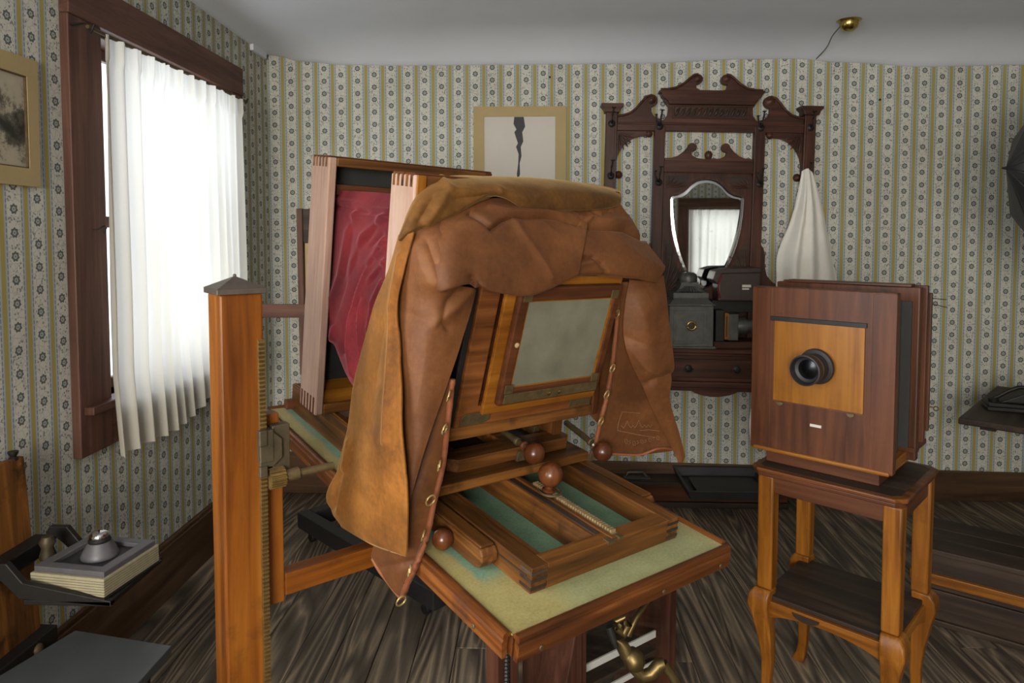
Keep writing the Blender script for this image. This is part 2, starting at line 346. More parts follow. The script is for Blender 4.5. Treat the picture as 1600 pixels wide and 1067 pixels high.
def wrinkle(g_, amp, scale, creases=(), mat=Matrix(), view=None, seed=0):
    """push a cloth sheet along its normal: soft noise plus authored folds (paths where a fold runs, height, half width)"""
    nn = gnormals(g_)
    for i, row in enumerate(g_):
        for j, p in enumerate(row):
            n_ = nn[i][j]; wp = mat @ p
            if n_.dot(mat.to_3x3().inverted() @ (CAM-wp)) < 0: n_ = -n_
            d = amp*(noise.noise(wp*scale+Vector((seed, 0, 0)))+.5*noise.noise(wp*scale*2.3+Vector((0, seed, 0))))
            if creases:
                x, y = pix(wp)
                for path, h, w_ in creases:
                    q = segdist(x, y, path)/w_
                    if q < 4: d += h*(.55*math.exp(-q*q)+.45*math.exp(-abs(q)*1.7))
            row[j] = p + n_*d
    return g_

# ================================================================== THE ROOM
fl = MB().box(XL-.1, XR+.1, YR-.1, YB+.1, -.06, -.012).build('floor', 'dark_y'); tag(fl, kind='structure')
pw = .137; xx = XL-.02; k = 0; pm = None
while xx < XR:
    yj = random.uniform(.3, 2.8)
    for (ya, yb) in ((YR, yj), (yj, YB)):
        o = MB().box(-pw/2+.0012, pw/2-.0012, ya+.0012, yb-.0012, -.012, 0).build('floor_plank', 'floor', fl, bevel=.0015, seg=1)
        o.location = (xx+pw/2, 0, random.uniform(-.0012, .0012))
    xx += pw; k += 1

def wall_with_holes(name, mat, axis, at, thick, lo, hi, z0, z1, holes):
    m = MB(); cuts = sorted(holes); x = lo
    def bx(a0, a1, b0, b1):
        if axis == 0: m.box(min(at, at+thick), max(at, at+thick), a0, a1, b0, b1)
        else: m.box(a0, a1, min(at, at+thick), max(at, at+thick), b0, b1)
    for (h0, h1, hz0, hz1) in cuts:
        bx(x, h0, z0, z1); bx(h0, h1, z0, hz0); bx(h0, h1, hz1, z1); x = h1
    bx(x, hi, z0, z1)
    return tag(m.build(name, mat), kind='structure')
wall_with_holes('wall_back', 'paper_back', 1, YB, .12, XL-.12, XR+.12, -.05, 2.75, [])
wall_with_holes('wall_left', 'paper_left', 0, XL, -.12, YR, YB, -.05, 2.75, [(2.29, 3.29, .90, 2.155), (-.5, .7, .9, 2.15)])
wall_with_holes('wall_right', 'paper_left', 0, XR, .12, YR, YB, -.05, 2.75, [])
wall_with_holes('wall_rear', 'paper_back', 1, YR, -.12, XL-.12, XR+.12, -.05, 2.75, [(-1.15, .25, .85, 2.2), (2.12, 2.92, .85, 1.86)])  # first opening is added to let the fill lamp in
# sagging canvas ceiling, curving down to the far wall
prof = [tuple(ony(px, py, YB)[i] for i in (0, 2)) for px, py in ((400, 82), (430, 85), (470, 95), (540, 101), (640, 102), (760, 101), (1000, 99), (1160, 92), (1240, 91), (1320, 97), (1440, 104), (1600, 101), (1750, 100), (1850, 100))]
def edge_z(x):
    for (x0, z0), (x1, z1) in zip(prof, prof[1:]):
        if x <= x1: t = max(0, (x-x0)/(x1-x0)); t = t*t*(3-2*t); return z0+(z1-z0)*t
    return prof[-1][1]
g_ = []
ys = [YR-.05+i*(YB-.45-YR)/14 for i in range(14)]+[YB-.45+.47*i/16 for i in range(17)]
for y in ys:
    row = []
    for i in range(70):
        x = XL-.05+(XR+.1-XL)*i/69; top = 2.515+.012*math.sin(x*2+1)+.01*math.sin(y*3)
        t = max(0, min(1, (y-(YB-.42))/.42)); t = t**2.6; z = top*(1-t)+edge_z(x)*t
        tl_ = max(0, 1-(x-XL)/.35); z -= .03*tl_*tl_*(1-t); row.append(Vector((x, y, z)))
    g_.append(row)
tag(MB().grid(g_).build('ceiling', 'ceiling', smooth=180, solid=.01), kind='structure')
# baseboards
tag(MB().box(XL, XL+.024, YR, YB, 0, .215).box(XL, XL+.017, YR, YB, .215, .232).build('baseboard_left', 'base_y', bevel=.004), kind='structure')
m = MB().hexa([(XL+.024, YB-.024, 0), (XR, YB-.024, 0), (XR, YB, 0), (XL+.024, YB, 0), (XL+.024, YB-.02, .235), (XR, YB-.02, .145), (XR, YB, .145), (XL+.024, YB, .235)])
tag(m.build('baseboard_back', 'base_x', bevel=.004), kind='structure')
p = [ony(417, 70, YB-.015), ony(425, 82, YB-.015)]
tag(MB().box(XL, XL+.02, YB-.22, YB-.04, 2.43, 2.50).build('trim_1', 'ceiling', bevel=.003), kind='structure')

def window(name, axis, at, out, c0, c1, z0, z1, head, cl, crr, apron=True, extra=None):
    """trim round an opening; at = wall face, out = -1/+1 direction to the outside"""
    W_ = empty(name); tag(W_, kind='structure')
    def bx(nm, mat, a0, a1, d0, d1, b0, b1, par=W_, bv=.004):      # d: distance into the room (+) or out (-)
        lo, hi = sorted((at-out*d0, at-out*d1))
        m_ = MB()
        if axis == 0: m_.box(lo, hi, a0, a1, b0, b1)
        else: m_.box(a0, a1, lo, hi, b0, b1)
        return m_.build(nm, mat, par, bevel=bv)
    g1 = 'case_y' if axis == 0 else 'case_x'
    bx('casing_side', 'case_z', c0-cl, c0, 0, .03, z0-.165, z1); bx('casing_side', 'case_z', c1, c1+crr, 0, .03, z0-.165, z1)
    bx('casing_head', g1, c0-cl, c1+crr, 0, .034, z1, z1+head)
    bx('sill', g1, c0-cl+.02, c1+crr-.01, -.1, .062, z0-.028, z0)
    if apron: bx('apron', g1, c0, c1, 0, .028, z0-.165, z0-.028)
    for a0, a1 in ((c0, c0+.02), (c1-.02, c1)): bx('jamb', 'case_z', a0, a1, -.115, 0, z0, z1)
    bx('jamb_head', g1, c0, c1, -.115, 0, z1-.02, z1)
    zm = (z0+z1)/2-.02
    for (za, zb, d) in ((z0, zm+.02, .06), (zm-.02, z1-.02, .09)):
        sash = bx('sash_stile', 'case_z', c0+.02, c0+.06, -d-.025, -d, za, zb); bx('sash_stile', 'case_z', c1-.06, c1-.02, -d-.025, -d, za, zb)
        bx('sash_rail', g1, c0+.06, c1-.06, -d-.025, -d, za, za+.04); bx('sash_rail', g1, c0+.06, c1-.06, -d-.025, -d, zb-.04, zb)
        bx('pane', 'glass', c0+.05, c1-.05, -d-.014, -d-.011, za+.03, zb-.03, bv=0)
    return W_
W1 = window('window_1', 0, XL, -1, 2.29, 3.29, .90, 2.155, .135, .165, .12)
window('window_2', 0, XL, -1, -.5, .7, .9, 2.15, .13, .15, .15)
window('window_3', 1, YR, -1, 2.12, 2.92, .85, 1.86, .13, .16, .16)
window('added_fill_window', 1, YR, -1, -1.15, .25, .85, 2.2, .13, .15, .15)  # added window, never in view, put in for the fill light
hk = onx(146, 358, XL+.03)
MB().tube([(XL+.03, hk.y, hk.z), (XL+.045, hk.y, hk.z), (XL+.06, hk.y+.01, hk.z+.012), (XL+.06, hk.y+.022, hk.z+.006), (XL+.052, hk.y+.02, hk.z-.012)], .0025).build('hook', 'iron', W1, smooth=60)

def curtain(axis, at, inward, c0, c1, ztop, zl, zr, folds, seed):
    rows = []; nr, nc = 60, 220
    for i in range(nr):
        t = i/(nr-1); row = []
        for j in range(nc):
            q = j/(nc-1); a_ = c0+(c1-c0)*q; zb = zl+(zr-zl)*q + .018*math.sin(q*9+seed)
            z = ztop+(zb-ztop)*t
            amp = .006+.013*min(1, t*1.6)
            ph = q*folds*2*math.pi+.8*math.sin(q*13+seed)+.5*t*math.sin(q*7)
            d = amp*math.sin(ph)+.006*math.sin(q*folds*5.3+seed+t*2)*(1 if t > .06 else 1.6)
            a_ += .01*math.cos(ph)*t
            if t > .8: d += .018*((t-.8)/.2)
            if t < .055: d += .004*math.sin(q*folds*18)
            row.append(Vector((at+inward*d, a_, z)) if axis == 0 else Vector((a_, at+inward*d, z)))
        rows.append(row)
    return MB().grid(rows)
cx = XL+.095
C1 = empty('curtain', (cx, 2.72, .7)); Mi = Matrix.Translation((-cx, -2.72, -.7))
def shift(mb, off): mb.v = [(x-off[0], y-off[1], z-off[2]) for x, y, z in mb.v]; return mb
shift(curtain(0, cx, 1, 2.19, 3.22, 2.105, .70, .80, 13, 1.3), (cx, 2.72, .7)).build('curtain_panel', 'curtain', C1, smooth=180)
rod = MB().tube([(0, 2.12-2.72, 2.108-.7), (0, 3.30-2.72, 2.108-.7)], .006, 10).build('curtain_rod', 'brass', C1, smooth=60)
for yy in (2.14, 3.29): MB().tube([(XL+.03-cx, yy-2.72, 2.12-.7), (-.02, yy-2.72, 2.125-.7), (0, yy-2.72, 2.095-.7), (.01, yy-2.72, 2.12-.7)], .004).build('rod_bracket', 'iron', C1, smooth=60)
tag(C1, 'sheer white curtain gathered on a thin rod over the side window', 'curtain')
C2 = empty('curtain', (2.52, YR+.09, .8))
shift(curtain(1, YR+.09, 1, 2.09, 2.95, 1.83, .78, .78, 8, 2.1), (2.52, YR+.09, .8)).build('curtain_panel', 'curtain', C2, smooth=180)
MB().tube([(-.5, 0, 1.033), (.5, 0, 1.033)], .006, 10).build('curtain_rod', 'brass', C2, smooth=60)
tag(C2, 'white curtain of the window that shows only in the shield-shaped mirror', 'curtain')
#__NEXT__
# ================================================================== STUDIO STAND (table frame coordinates: u across, v towards the lens, n up)
TW, TL = .638, 1.30
ST = empty('camera_stand', matrix=TM)
tag(ST, 'orange wooden studio stand with green felt table, pyramid-capped post and toothed rack', 'camera stand')
boxpart('table_board', 'mould_y', ST, .004, TW-.004, .004, TL-.004, -.04, -.003, .001)
boxpart('felt_top', 'felt', ST, .006, TW-.006, .006, TL-.006, -.003, 0, .0008)
pr_ = [(0, -.044), (.010, -.044), (.013, -.02), (.013, -.012), (.010, -.008), (.012, -.003), (.011, .003), (.006, .0055), (-.002, .005), (-.008, .001), (-.008, -.004), (0, -.004)]
mo = MB().prism([(-d, h) for d, h in pr_], .012, TL-.01, lambda a_, b_, d: (a_, d, b_)).build('edge_moulding', 'mould_y', ST, smooth=35)
mo2 = MB().prism([(-d, h) for d, h in pr_], .006, TW-.004, lambda a_, b_, d: (d, a_, b_)).build('edge_moulding', 'mould_x', ST, smooth=35)
MB().prism([(TW+d, h) for d, h in pr_], .012, TL-.01, lambda a_, b_, d: (a_, d, b_)).build('edge_moulding', 'mould_y', ST, smooth=35)
MB().prism([(TL+d, h) for d, h in pr_], .006, TW-.004, lambda a_, b_, d: (d, a_, b_)).build('edge_moulding', 'mould_x', ST, smooth=35)
for q in (.06, .40, .60):
    MB().lathe([(.0001, 0), (.0055, .0005), (.0045, .002), (.0001, .0025)], (q, -.0125, -.032), (0, -1, 0), 12).build('screw_head', 'brass', mo2, smooth=50)
for q in (.10, .5, .9):
    MB().lathe([(.0001, 0), (.0055, .0005), (.0045, .002), (.0001, .0025)], (-.0125, q, -.032), (-1, 0, 0), 12).build('screw_head', 'brass', mo, smooth=50)
# tall post (upright in the room): local frame with level axes
Ah = Vector((A.x, A.y, 0)).normalized(); Bh = Vector((-Ah.y, Ah.x, 0))
pc = TM @ Vector((-.366, .50, .35)); pc.z = 0
UM = Matrix((Ah, Bh, Vector((0, 0, 1)))).transposed().to_4x4(); UM.translation = pc
UL = TMI @ UM                                          # upright frame, expressed in the stand's frame
def upart(mb, name, mat, par=ST, **k): return mb.build(name, mat, par, matrix=UL if par is ST else None, **k)
PW, PD, PT = .082, .085, 1.34
post = upart(MB().box(0, PW, 0, PD, .05, PT), 'post', 'post_z', bevel=.004)
cp = MB().box(-.006, PW+.006, -.006, PD+.006, PT, PT+.011)
cp.add([(-.006, -.006, PT+.011), (PW+.006, -.006, PT+.011), (PW+.006, PD+.006, PT+.011), (-.006, PD+.006, PT+.011), (PW/2, PD/2, PT+.034)], [(0, 1, 4), (1, 2, 4), (2, 3, 4), (3, 0, 4)])
cp.lathe([(.003, 0), (.004, .003), (.002, .006)], (PW/2, PD/2, PT+.032), seg=10)
upart(cp, 'post_cap', 'cap_metal', bevel=.001)
rk = MB().box(PW-.013, PW+.001, -.004, .0, .05, PT-.092)
z = .06
while z < PT-.096:
    rk.prism([(-.0095, z), (-.004, z-.0025), (-.004, z+.0055), (-.0095, z+.003)], PW-.012, PW, lambda a_, b_, d: (d, a_, b_)); z += .0085
rko = upart(rk, 'toothed_rack', 'rack')
# sliding board, gear bracket, pinion and cross arm
zt_ = (UM.inverted() @ (TM @ Vector((-.2, .5, 0)))).z   # table height at the post
sb = upart(MB().box(PW+.002, PW+.040, .018, .05, .69, 1.0).box(PW+.002, PW+.034, .018, .05, 1.0, 1.09), 'sliding_board', 'post_z', bevel=.002)
brk = MB()
brk.box(PW-.016, PW+.012, -.016, .02, 1.001, 1.066)
brk.prism([(PW-.016, 1.061), (PW+.012, 1.061), (PW+.030, 1.044), (PW+.030, 1.006), (PW+.012, 0.991), (PW-.016, 0.991)], -.014, -.004)
brk.box(PW-.018, PW-.002, -.02, -.008, 1.036, 1.068).box(PW-.018, PW-.002, -.02, -.008, 0.974, 0.996)
brk.box(PW+.012, PW+.048, -.006, .018, 0.966, 1.071)
upart(brk, 'gear_bracket', 'dark_brass', bevel=.002)
gm = MB(); NTt = 16; og = Vector((PW+.002, -.012, .966))
ge = []
for k in range(NTt*2):
    r_ = .021 if k % 2 else .0175
    for dt in (-.35, .35): t = (k+dt)*math.pi/NTt; ge.append((r_*math.cos(t), r_*math.sin(t)))
gm.prism(ge, 0, .03, lambda a_, b_, d: (og.x+d, og.y+a_, og.z+b_))
upart(gm, 'pinion_gear', 'rack')
upart(MB().lathe([(.008, 0), (.013, .002), (.013, .03), (.008, .032), (.008, .105)], (og.x+.03, og.y, og.z), (1, 0, 0), 16), 'pinion_shaft', 'brass', smooth=40)
upart(MB().box(PW+.04, PW+.72, .012, .05, .704, .750), 'cross_arm', 'post_x', bevel=.002)
upart(MB().box(-.03, .80, -.03, .12, 0, .05), 'foot_beam', 'black', bevel=.004)
# second, darker upright with a screw under the near corner
q = UM.inverted() @ (CAM+ray(786, 1040)*1.42)
rp = upart(MB().box(q.x-.030, q.x-.010, q.y-.02, q.y+.02, .05, .655).box(q.x+.006, q.x+.026, q.y-.02, q.y+.02, .05, .655).box(q.x-.012, q.x+.008, q.y+.0, q.y+.02, .05, .655), 'near_upright', 'hall_z', bevel=.003)
upart(MB().tube([(q.x-.002, q.y-.012, .05+.002*i+.0) for i in range(0, 302, 2)], [.007+.0022*(i % 2) for i in range(151)], 10), 'lift_screw', 'iron')
upart(MB().box(q.x-.06, q.x+.06, q.y-.25, q.y+.45, 0, .05), 'foot_beam', 'black', bevel=.004)
# brass toggle linkage under the table
LK = empty('universal_joint', matrix=Matrix.Translation(CAM+ray(1000, 1000)*1.45))
Lo = CAM+ray(1000, 1000)*1.45
def lp(px, py, d=1.45): return CAM+ray(px, py)*d-Lo
MB().tube([lp(1012, 938, 1.50), lp(995, 962), lp(982, 992)], [.006, .006, .007], 10).build('link_rod', 'bronze', LK, smooth=60)
MB().tube([lp(962, 968), lp(975, 962), lp(982, 975), lp(975, 990), lp(965, 980)], .010, 10, True).build('shackle', 'bronze', LK, smooth=60)
MB().tube([lp(952, 978), lp(958, 995), lp(963, 1010)], [.008, .009, .006], 10).build('lever_tip', 'iron', LK, smooth=60)
MB().tube([lp(968, 995), lp(972, 1008), lp(980, 1022)], [.012, .014, .016], 12).build('link_collar', 'bronze', LK, smooth=60)
d0 = (lp(1000, 1042)-lp(976, 1010)).normalized()
MB().lathe([(.008, -.026), (.018, -.018), (.022, -.006), (.024, 0), (.022, .008), (.017, .018), (.008, .025)], lp(990, 1030), d0, 20).build('ball_housing', 'bronze', LK, smooth=60)
MB().tube([lp(990, 1042), lp(1003, 1056), lp(1018, 1052), lp(1030, 1038), lp(1038, 1036)], [.013, .014, .014, .014, .012], 12).build('hook_arm', 'bronze', LK, smooth=60)
MB().tube([lp(1036, 1036), lp(1048, 1052), lp(1060, 1072), lp(1070, 1090)], [.011, .010, .011, .011], 12).build('crank_handle', 'bronze', LK, smooth=60)
tag(LK, 'jointed aged brass crank linkage hanging under the green table edge', 'crank')

# ================================================================== STUDIO CAMERA
SC = empty('studio_camera', matrix=TM)
tag(SC, 'large wooden studio view camera with red velvet bellows and ground glass back', 'camera')
def cb(name, mat, *a_, par=SC, bevel=.002): return boxpart(name, mat, par, *a_, bevel=bevel)
# rear slide: open frame on the felt, with centre rail
sl_l = cb('slide_side', 'cam_y', .109, .150, .085, .80, 0, .053); sl_r = cb('slide_side', 'cam_y', .518, .556, .085, .80, 0, .053)
cb('slide_guide', 'cam_y', .150, .166, .12, .80, .008, .050)
sf = cb('slide_front', 'cam_x', .150, .518, .085, .124, 0, .053)
for i in range(3):                                     # finger joints showing on the near corner
    MB().box(.1085, .1505, .0845, .120, .006+.016*i, .013+.016*i).build('finger_joint', 'dark_x', sf)
    MB().box(.5175, .5565, .0845, .120, .006+.016*i, .013+.016*i).build('finger_joint', 'dark_x', sf)
cb('slide_groove', 'dark_y', .1075, .1095, .10, .40, .030, .033, par=sl_l, bevel=0)
ctr = MB().prism([(.294, 0), (.372, 0), (.366, .046), (.352, .050), (.312, .050), (.300, .040)], .124, .75, lambda a_, b_, d: (a_, d, b_)).build('centre_rail', 'cam_y', SC, bevel=.002)
cb('rail_groove', 'dark_y', .318, .334, .09, .70, .0495, .0525, par=ctr, bevel=.001)
cb('rail_strip', 'cam_y', .336, .346, .09, .70, .050, .056, par=ctr, bevel=.001)
rk = MB()
for i in range(34): rk.box(.352, .366, .108+i*.0080, .1125+i*.0080, .0495, .0600)
rk.box(.350, .366, .104, .385, .048, .0535).build('brass_rack', 'rackpale', ctr)
MB().box(.318, .345, .083, .10, .046, .0545).box(.352, .366, .083, .10, .05, .0555).build('rail_catch', 'brass', ctr, bevel=.001)
# round-ended side blocks
def block(u0, u1):
    pts = [(.86, .002), (.215, .002), (.198, .008), (.19, .022), (.192, .036), (.20, .046), (.86, .046)]
    b_ = MB().prism([(y, z) for y, z in pts], u0, u1, lambda a_, c_, d: (d, a_, c_)).build('side_block', 'cam_y', SC, bevel=.003)
    cb('block_cap', 'cam_y', min(u0, u1)+.003, max(u0, u1)-.003, .203, .86, .046, .052, par=b_, bevel=.003)
    return b_
bl = block(.066, .107); br = block(.560, .600)
def ball(name, org, ax, r_, par, neck=.012, nl=.02):
    org = Vector(org)
    pf = [(neck*1.25, -nl), (neck*1.3, -nl+.004), (neck*.8, -nl+.007), (neck*.8, 0)]
    for i in range(1, 15): t = math.pi*i/15; pf.append((max(r_*math.sin(t), neck*.8 if i < 3 else 0), r_-r_*.97*math.cos(t)-.001))
    pf.append((.0005, 2*r_*.985))
    return MB().lathe(pf, org, ax, 28).build(name, 'knob', par, smooth=50)
ball('locking_knob', (.066, .305, .026), (-1, 0, 0), .0235, bl, .010, .004)
# middle carriage
cb('carriage_board', 'cam_x', .10, .59, .425, .80, .054, .079, bevel=.003)
MB().prism([(.165, .49), (.185, .47), (.545, .47), (.562, .487), (.562, .78), (.52, .78), (.52, .535), (.40, .535), (.40, .78), (.36, .78), (.36, .535), (.215, .535), (.215, .78), (.165, .78)], .0795, .112, lambda a_, b_, d: (a_, b_, d)).build('carriage_frame', 'cam_x', SC, bevel=.002)
cb('carriage_floor', 'black', .16, .56, .53, .78, .079, .082, bevel=0)
cb('brass_stop', 'brass', .50, .53, .56, .60, .10, .118)
def rodknob(c_, back, r_):
    c_ = Vector(c_); back = Vector(back); d = (c_-back).normalized()
    ro = MB().tube([back, c_-d*(r_+.012)], .0085, 12).build('focus_rod', 'brass', SC, smooth=60)
    ball('rod_knob', c_-d*r_, d, r_, ro, .010, .022)
    MB().lathe([(.011, 0), (.011, .012), (.009, .014)], c_-d*(r_+.06), d, 14).build('rod_collar', 'brass', ro, smooth=50)
    f_ = c_-d*(r_+.032)
    br_ = MB().prism([(-.014, -.004), (.014, -.004), (.014, .010), (.009, .024), (0, .028), (-.009, .024), (-.014, .010)], -.004, .004).build('rod_bracket', 'brass', ro, bevel=.001)
    br_.location = (f_.x, f_.y, .0795 if f_.z > .10 else .078)
rodknob(tv(835, 708, .405), tv(762, 655, .64), .0275)
rodknob(tv(942, 705, .332), tv(885, 660, .58), .0255)
bk = ball('focus_ball', (.356, .322, .072), (0, 0, 1), .0305, SC, .013, .012)
MB().tube([Vector((.356+.026*math.cos(t*math.pi/10), .318+.026*math.sin(t*math.pi/10), .0595)) for t in range(8, 23)], .0035, 8).build('knob_clip', 'brass', bk, smooth=60)
MB().lathe([(.016, .0525), (.017, .056), (.014, .060)], (.356, .322, 0), (0, 0, 1), 18).build('knob_collar', 'knob', bk, smooth=40)
# long bed towards the lens
bdl = cb('bed_side', 'cam_y', .068, .094, .80, 1.268, 0, .086); cb('bed_side', 'cam_y', .572, .598, .80, 1.268, 0, .086)
cb('bed_inner_rail', 'cam_y', .094, .112, .80, 1.26, 0, .072); cb('bed_inner_rail', 'cam_y', .552, .572, .80, 1.26, 0, .072)
cb('bed_end', 'cam_x', .094, .572, 1.235, 1.266, 0, .08); cb('bed_cross_bar', 'cam_x', .112, .552, .93, .985, .02, .06)
cb('bed_cross_bar', 'cam_x', .112, .552, .79, .83, .02, .06); cb('bed_floor', 'pale_y', .112, .552, .80, 1.235, .004, .014, bevel=0)
cb('bed_bead', 'cam_y', .072, .078, .80, 1.26, .086, .090, par=bdl, bevel=.001)
cb('end_stop', 'red_x', .040, .072, 1.235, 1.262, .012, .04)
# standards: deep box frames
def standard(nm, u0, u1, v0, v1, n0, n1, th, side):
    l_ = cb(nm+'_side', side, u0, u0+th, v0, v1, n0, n1, bevel=.004); cb(nm+'_side', 'red_z', u1-th, u1, v0, v1, n0, n1, bevel=.004)
    t_ = cb(nm+'_top', 'cam_x', u0+th, u1-th, v0, v1, n1-th, n1, bevel=.003)
    MB().box(u0+.001, u1-.001, v0+.004, v1-.004, n1, n1+.004).build('top_strip', 'red_x', t_, bevel=.002)
    cb(nm+'_bottom', 'cam_x', u0+th, u1-th, v0+.0, v1, n0, n0+.03, bevel=.003)
    d = (v1-v0)/11
    for i in range(5):
        MB().box(u0-.0006, u0+th+.004, v0+d*(1+2*i), v0+d*(2+2*i), n1-th-.003, n1+.0006).build('finger_joint', 'cam_x', l_)
        MB().box(u0-.0006, u0+th+.004, v0+d*(1+2*i), v0+d*(2+2*i), n0-.0006, n0+.05).build('finger_joint', 'red_x', l_)
    return l_
standard('front_standard', .018, .568, .955, 1.075, .088, .818, .024, 'pale_z')  # left side takes the pale tone with window light in its colour
cb('front_inner_board', 'blackboard',   .042, .544, 1.03, 1.045, .118, .794, bevel=0)
MB().hexa([(.042, .965, .118), (.54, .965, .118), (.54, 1.03, .118), (.042, 1.03, .118), (.042, .985, .150), (.54, .985, .150), (.54, 1.03, .168), (.042, 1.03, .168)]).build('front_ledge', 'honey_x', SC, bevel=.003)
cb('bellows_batten', 'red_x', .06, .54, .99, 1.03, .715, .745)
standard('rear_standard', -.040, .562, .384, .486, .205, .790, .022, 'pale_z')
cb('rear_edge_strip', 'honey_z', -.036, -.016, .379, .384, .21, .79, bevel=.001)
cb('rear_inner_board', 'black', -.018, .540, .44, .455, .235, .768, bevel=0)
for u_ in (.10, .52): cb('standard_bracket', 'cam_z', u_, u_+.03, .50, .58, .0795, .205); cb('bracket_arm', 'cam_y', u_, u_+.03, .44, .58, .19, .205)
cb('front_lens_board', 'cam_x', .18, .48, 1.075, 1.10, .30, .62)
MB().lathe([(.07, 0), (.07, .012), (.05, .016), (.048, .10), (.055, .11), (.055, .15), (.046, .15), (.04, .05), (.001, .05)], (.33, 1.10, .46), (0, 1, 0), 32).build('lens', 'brass', SC, smooth=40)
# red velvet bellows cover: a loose sleeve between the standards
g_ = []
NV, NTH = 110, 260
for i in range(NV):
    t = i/(NV-1); v_ = 1.032-.555*t; row = []
    u0 = .115-.020*math.sin(math.pi*min(1, t*1.1))-.06*t; u1 = .515+.015*math.sin(math.pi*t)
    nt = .728+.004*t-.02*math.sin(math.pi*t)*t; nb = .335-.36*t+.28*t*t*t
    for j in range(NTH):
        q = j/NTH; h_ = nt-nb; w_ = u1-u0; per = 2*(h_+w_); L_ = q*per
        if L_ < h_: u_, n_, nu, nn_ = u0, nt-L_, -1, 0; side = L_/h_
        elif L_ < h_+w_: u_, n_, nu, nn_ = u0+(L_-h_), nb, 0, -1; side = 1
        elif L_ < 2*h_+w_: u_, n_, nu, nn_ = u1, nb+(L_-h_-w_), 1, 0; side = 1-(L_-h_-w_)/h_
        else: u_, n_, nu, nn_ = u1-(L_-2*h_-w_), nt, 0, 1; side = 0
        env = math.sin(math.pi*min(1, max(.02, t)))**.5
        ph = 2*math.pi*(5.2*t+.9*side*side-1.1*side*(1-t))+1.6*noise.noise(Vector((t*3, side*2.2, 1.7)))
        d = .001*math.sin(ph)*min(1, .15+side*1.3)*env
        d += .0008*math.sin(2.3*ph+2)*min(1, side*1.6)*env
        d += .006*noise.noise(Vector((t*3+side*2, side*2.5-t*2, 4.1)))*env
        
        d *= .8
        row.append(Vector((u_+nu*d*1.25, v_+.006*math.cos(ph)*env, n_+nn_*d)))
    row.append(row[0].copy()); g_.append(row)
for _ in range(1):
    g_ = [[(r_[j]*2+r_[max(j-1, 0)]+r_[min(j+1, len(r_)-1)])/4 for j in range(len(r_))] for r_ in g_]
MB().grid(g_).build('bellows_cover', 'redvelvet', SC, smooth=180, solid=.003)
# ground glass back, tilted
th = R(10); BKM = Matrix.Translation((.108, .400, .229)) @ Matrix.Rotation(th, 4, 'X')       # local: x across, z up, -y to the photographer
BK = MB().ringprism([(0, 0), (.425, 0), (.425, .40), (0, .40)], [(.055, .055), (.375, .055), (.375, .36), (.055, .36)], -.012, .010).build('back_panel', 'backwood', SC, bevel=.003)
BK.matrix_local = BKM
def bb(name, mat, *a_, bevel=.002): return boxpart(name, mat, BK, *a_, bevel=bevel)
bb('back_box', 'red_x', .006, .419, .010, .075, .004, .39)
bb('back_side_strip', 'black', -.016, 0, -.004, .06, .0, .42, bevel=.003)
MB().ringprism([(.062, .036), (.42, .036), (.42, .375), (.062, .375)], [(.10, .075), (.385, .075), (.385, .335), (.10, .335)], -.022, -.012).build('inner_frame', 'orange_x', BK, bevel=.002)
MB().ringprism([(.088, .062), (.408, .062), (.408, .352), (.088, .352)], [(.116, .106), (.385, .106), (.385, .318), (.116, .318)], -.040, -.022).build('glass_holder', 'red_x', BK, bevel=.005)
MB().ringprism([(.113, .103), (.388, .103), (.388, .321), (.113, .321)], [(.1195, .1085), (.378, .1085), (.378, .316), (.1195, .316)], -.0365, -.034).build('glass_edge', 'honey_x', BK, bevel=0)
bb('ground_glass', 'ground', .114, .387, -.036, -.033, .104, .320, bevel=0)
bb('brass_bar', 'brass', .100, .398, -.0435, -.0395, .068, .093, bevel=.0015)
for x0, z0 in ((.098, .094), (.372, .094), (.098, .318), (.372, .318)): bb('corner_plate', 'brass', x0, x0+.024, -.0425, -.0395, z0, z0+.022, bevel=.001)
for x0 in (.235, .268): MB().lathe([(.005, 0), (.005, .002), (.002, .004)], (x0, -.0435, .081), (0, -1, 0), 10).build('screw_head', 'bright_brass', BK, smooth=40)
MB().lathe([(.006, 0), (.006, .002), (.003, .004)], (.106, -.040, .215), (0, -1, 0), 14).build('turn_button', 'mat', BK, smooth=40)
MB().prism([(.010, .010), (.080, .010), (.094, .018), (.094, .036), (.084, .040), (.022, .040), (.010, .028)], -.015, -.012).build('corner_brass', 'brass', BK, bevel=.001)
MB().prism([(.345, .012), (.42, .012), (.42, .038), (.352, .038), (.345, .03)], -.0155, -.012).build('corner_brass', 'brass', BK, bevel=.001)
bb('top_brass', 'brass', .26, .40, -.030, -.012, .372, .40)

# ================================================================== FOCUSING CLOTH over the rear standard
FC = empty('focusing_cloth', matrix=TM)
tag(FC, 'brown focusing cloth with gold velvet outside draped over the camera back', 'cloth')
def rows_v(*rows): return [[tv(*p) for p in r_] for r_ in rows]
def sheet(name, rows, mat, nr, nc, amp=.004, scale=9, creases=(), thick=.0035, seed=0, par=FC):
    g_ = wrinkle(surf(rows, nr, nc), amp, scale, creases, TM, seed=seed)
    o = MB().grid(g_).build(name, mat, par, smooth=180, solid=thick); return o, g_
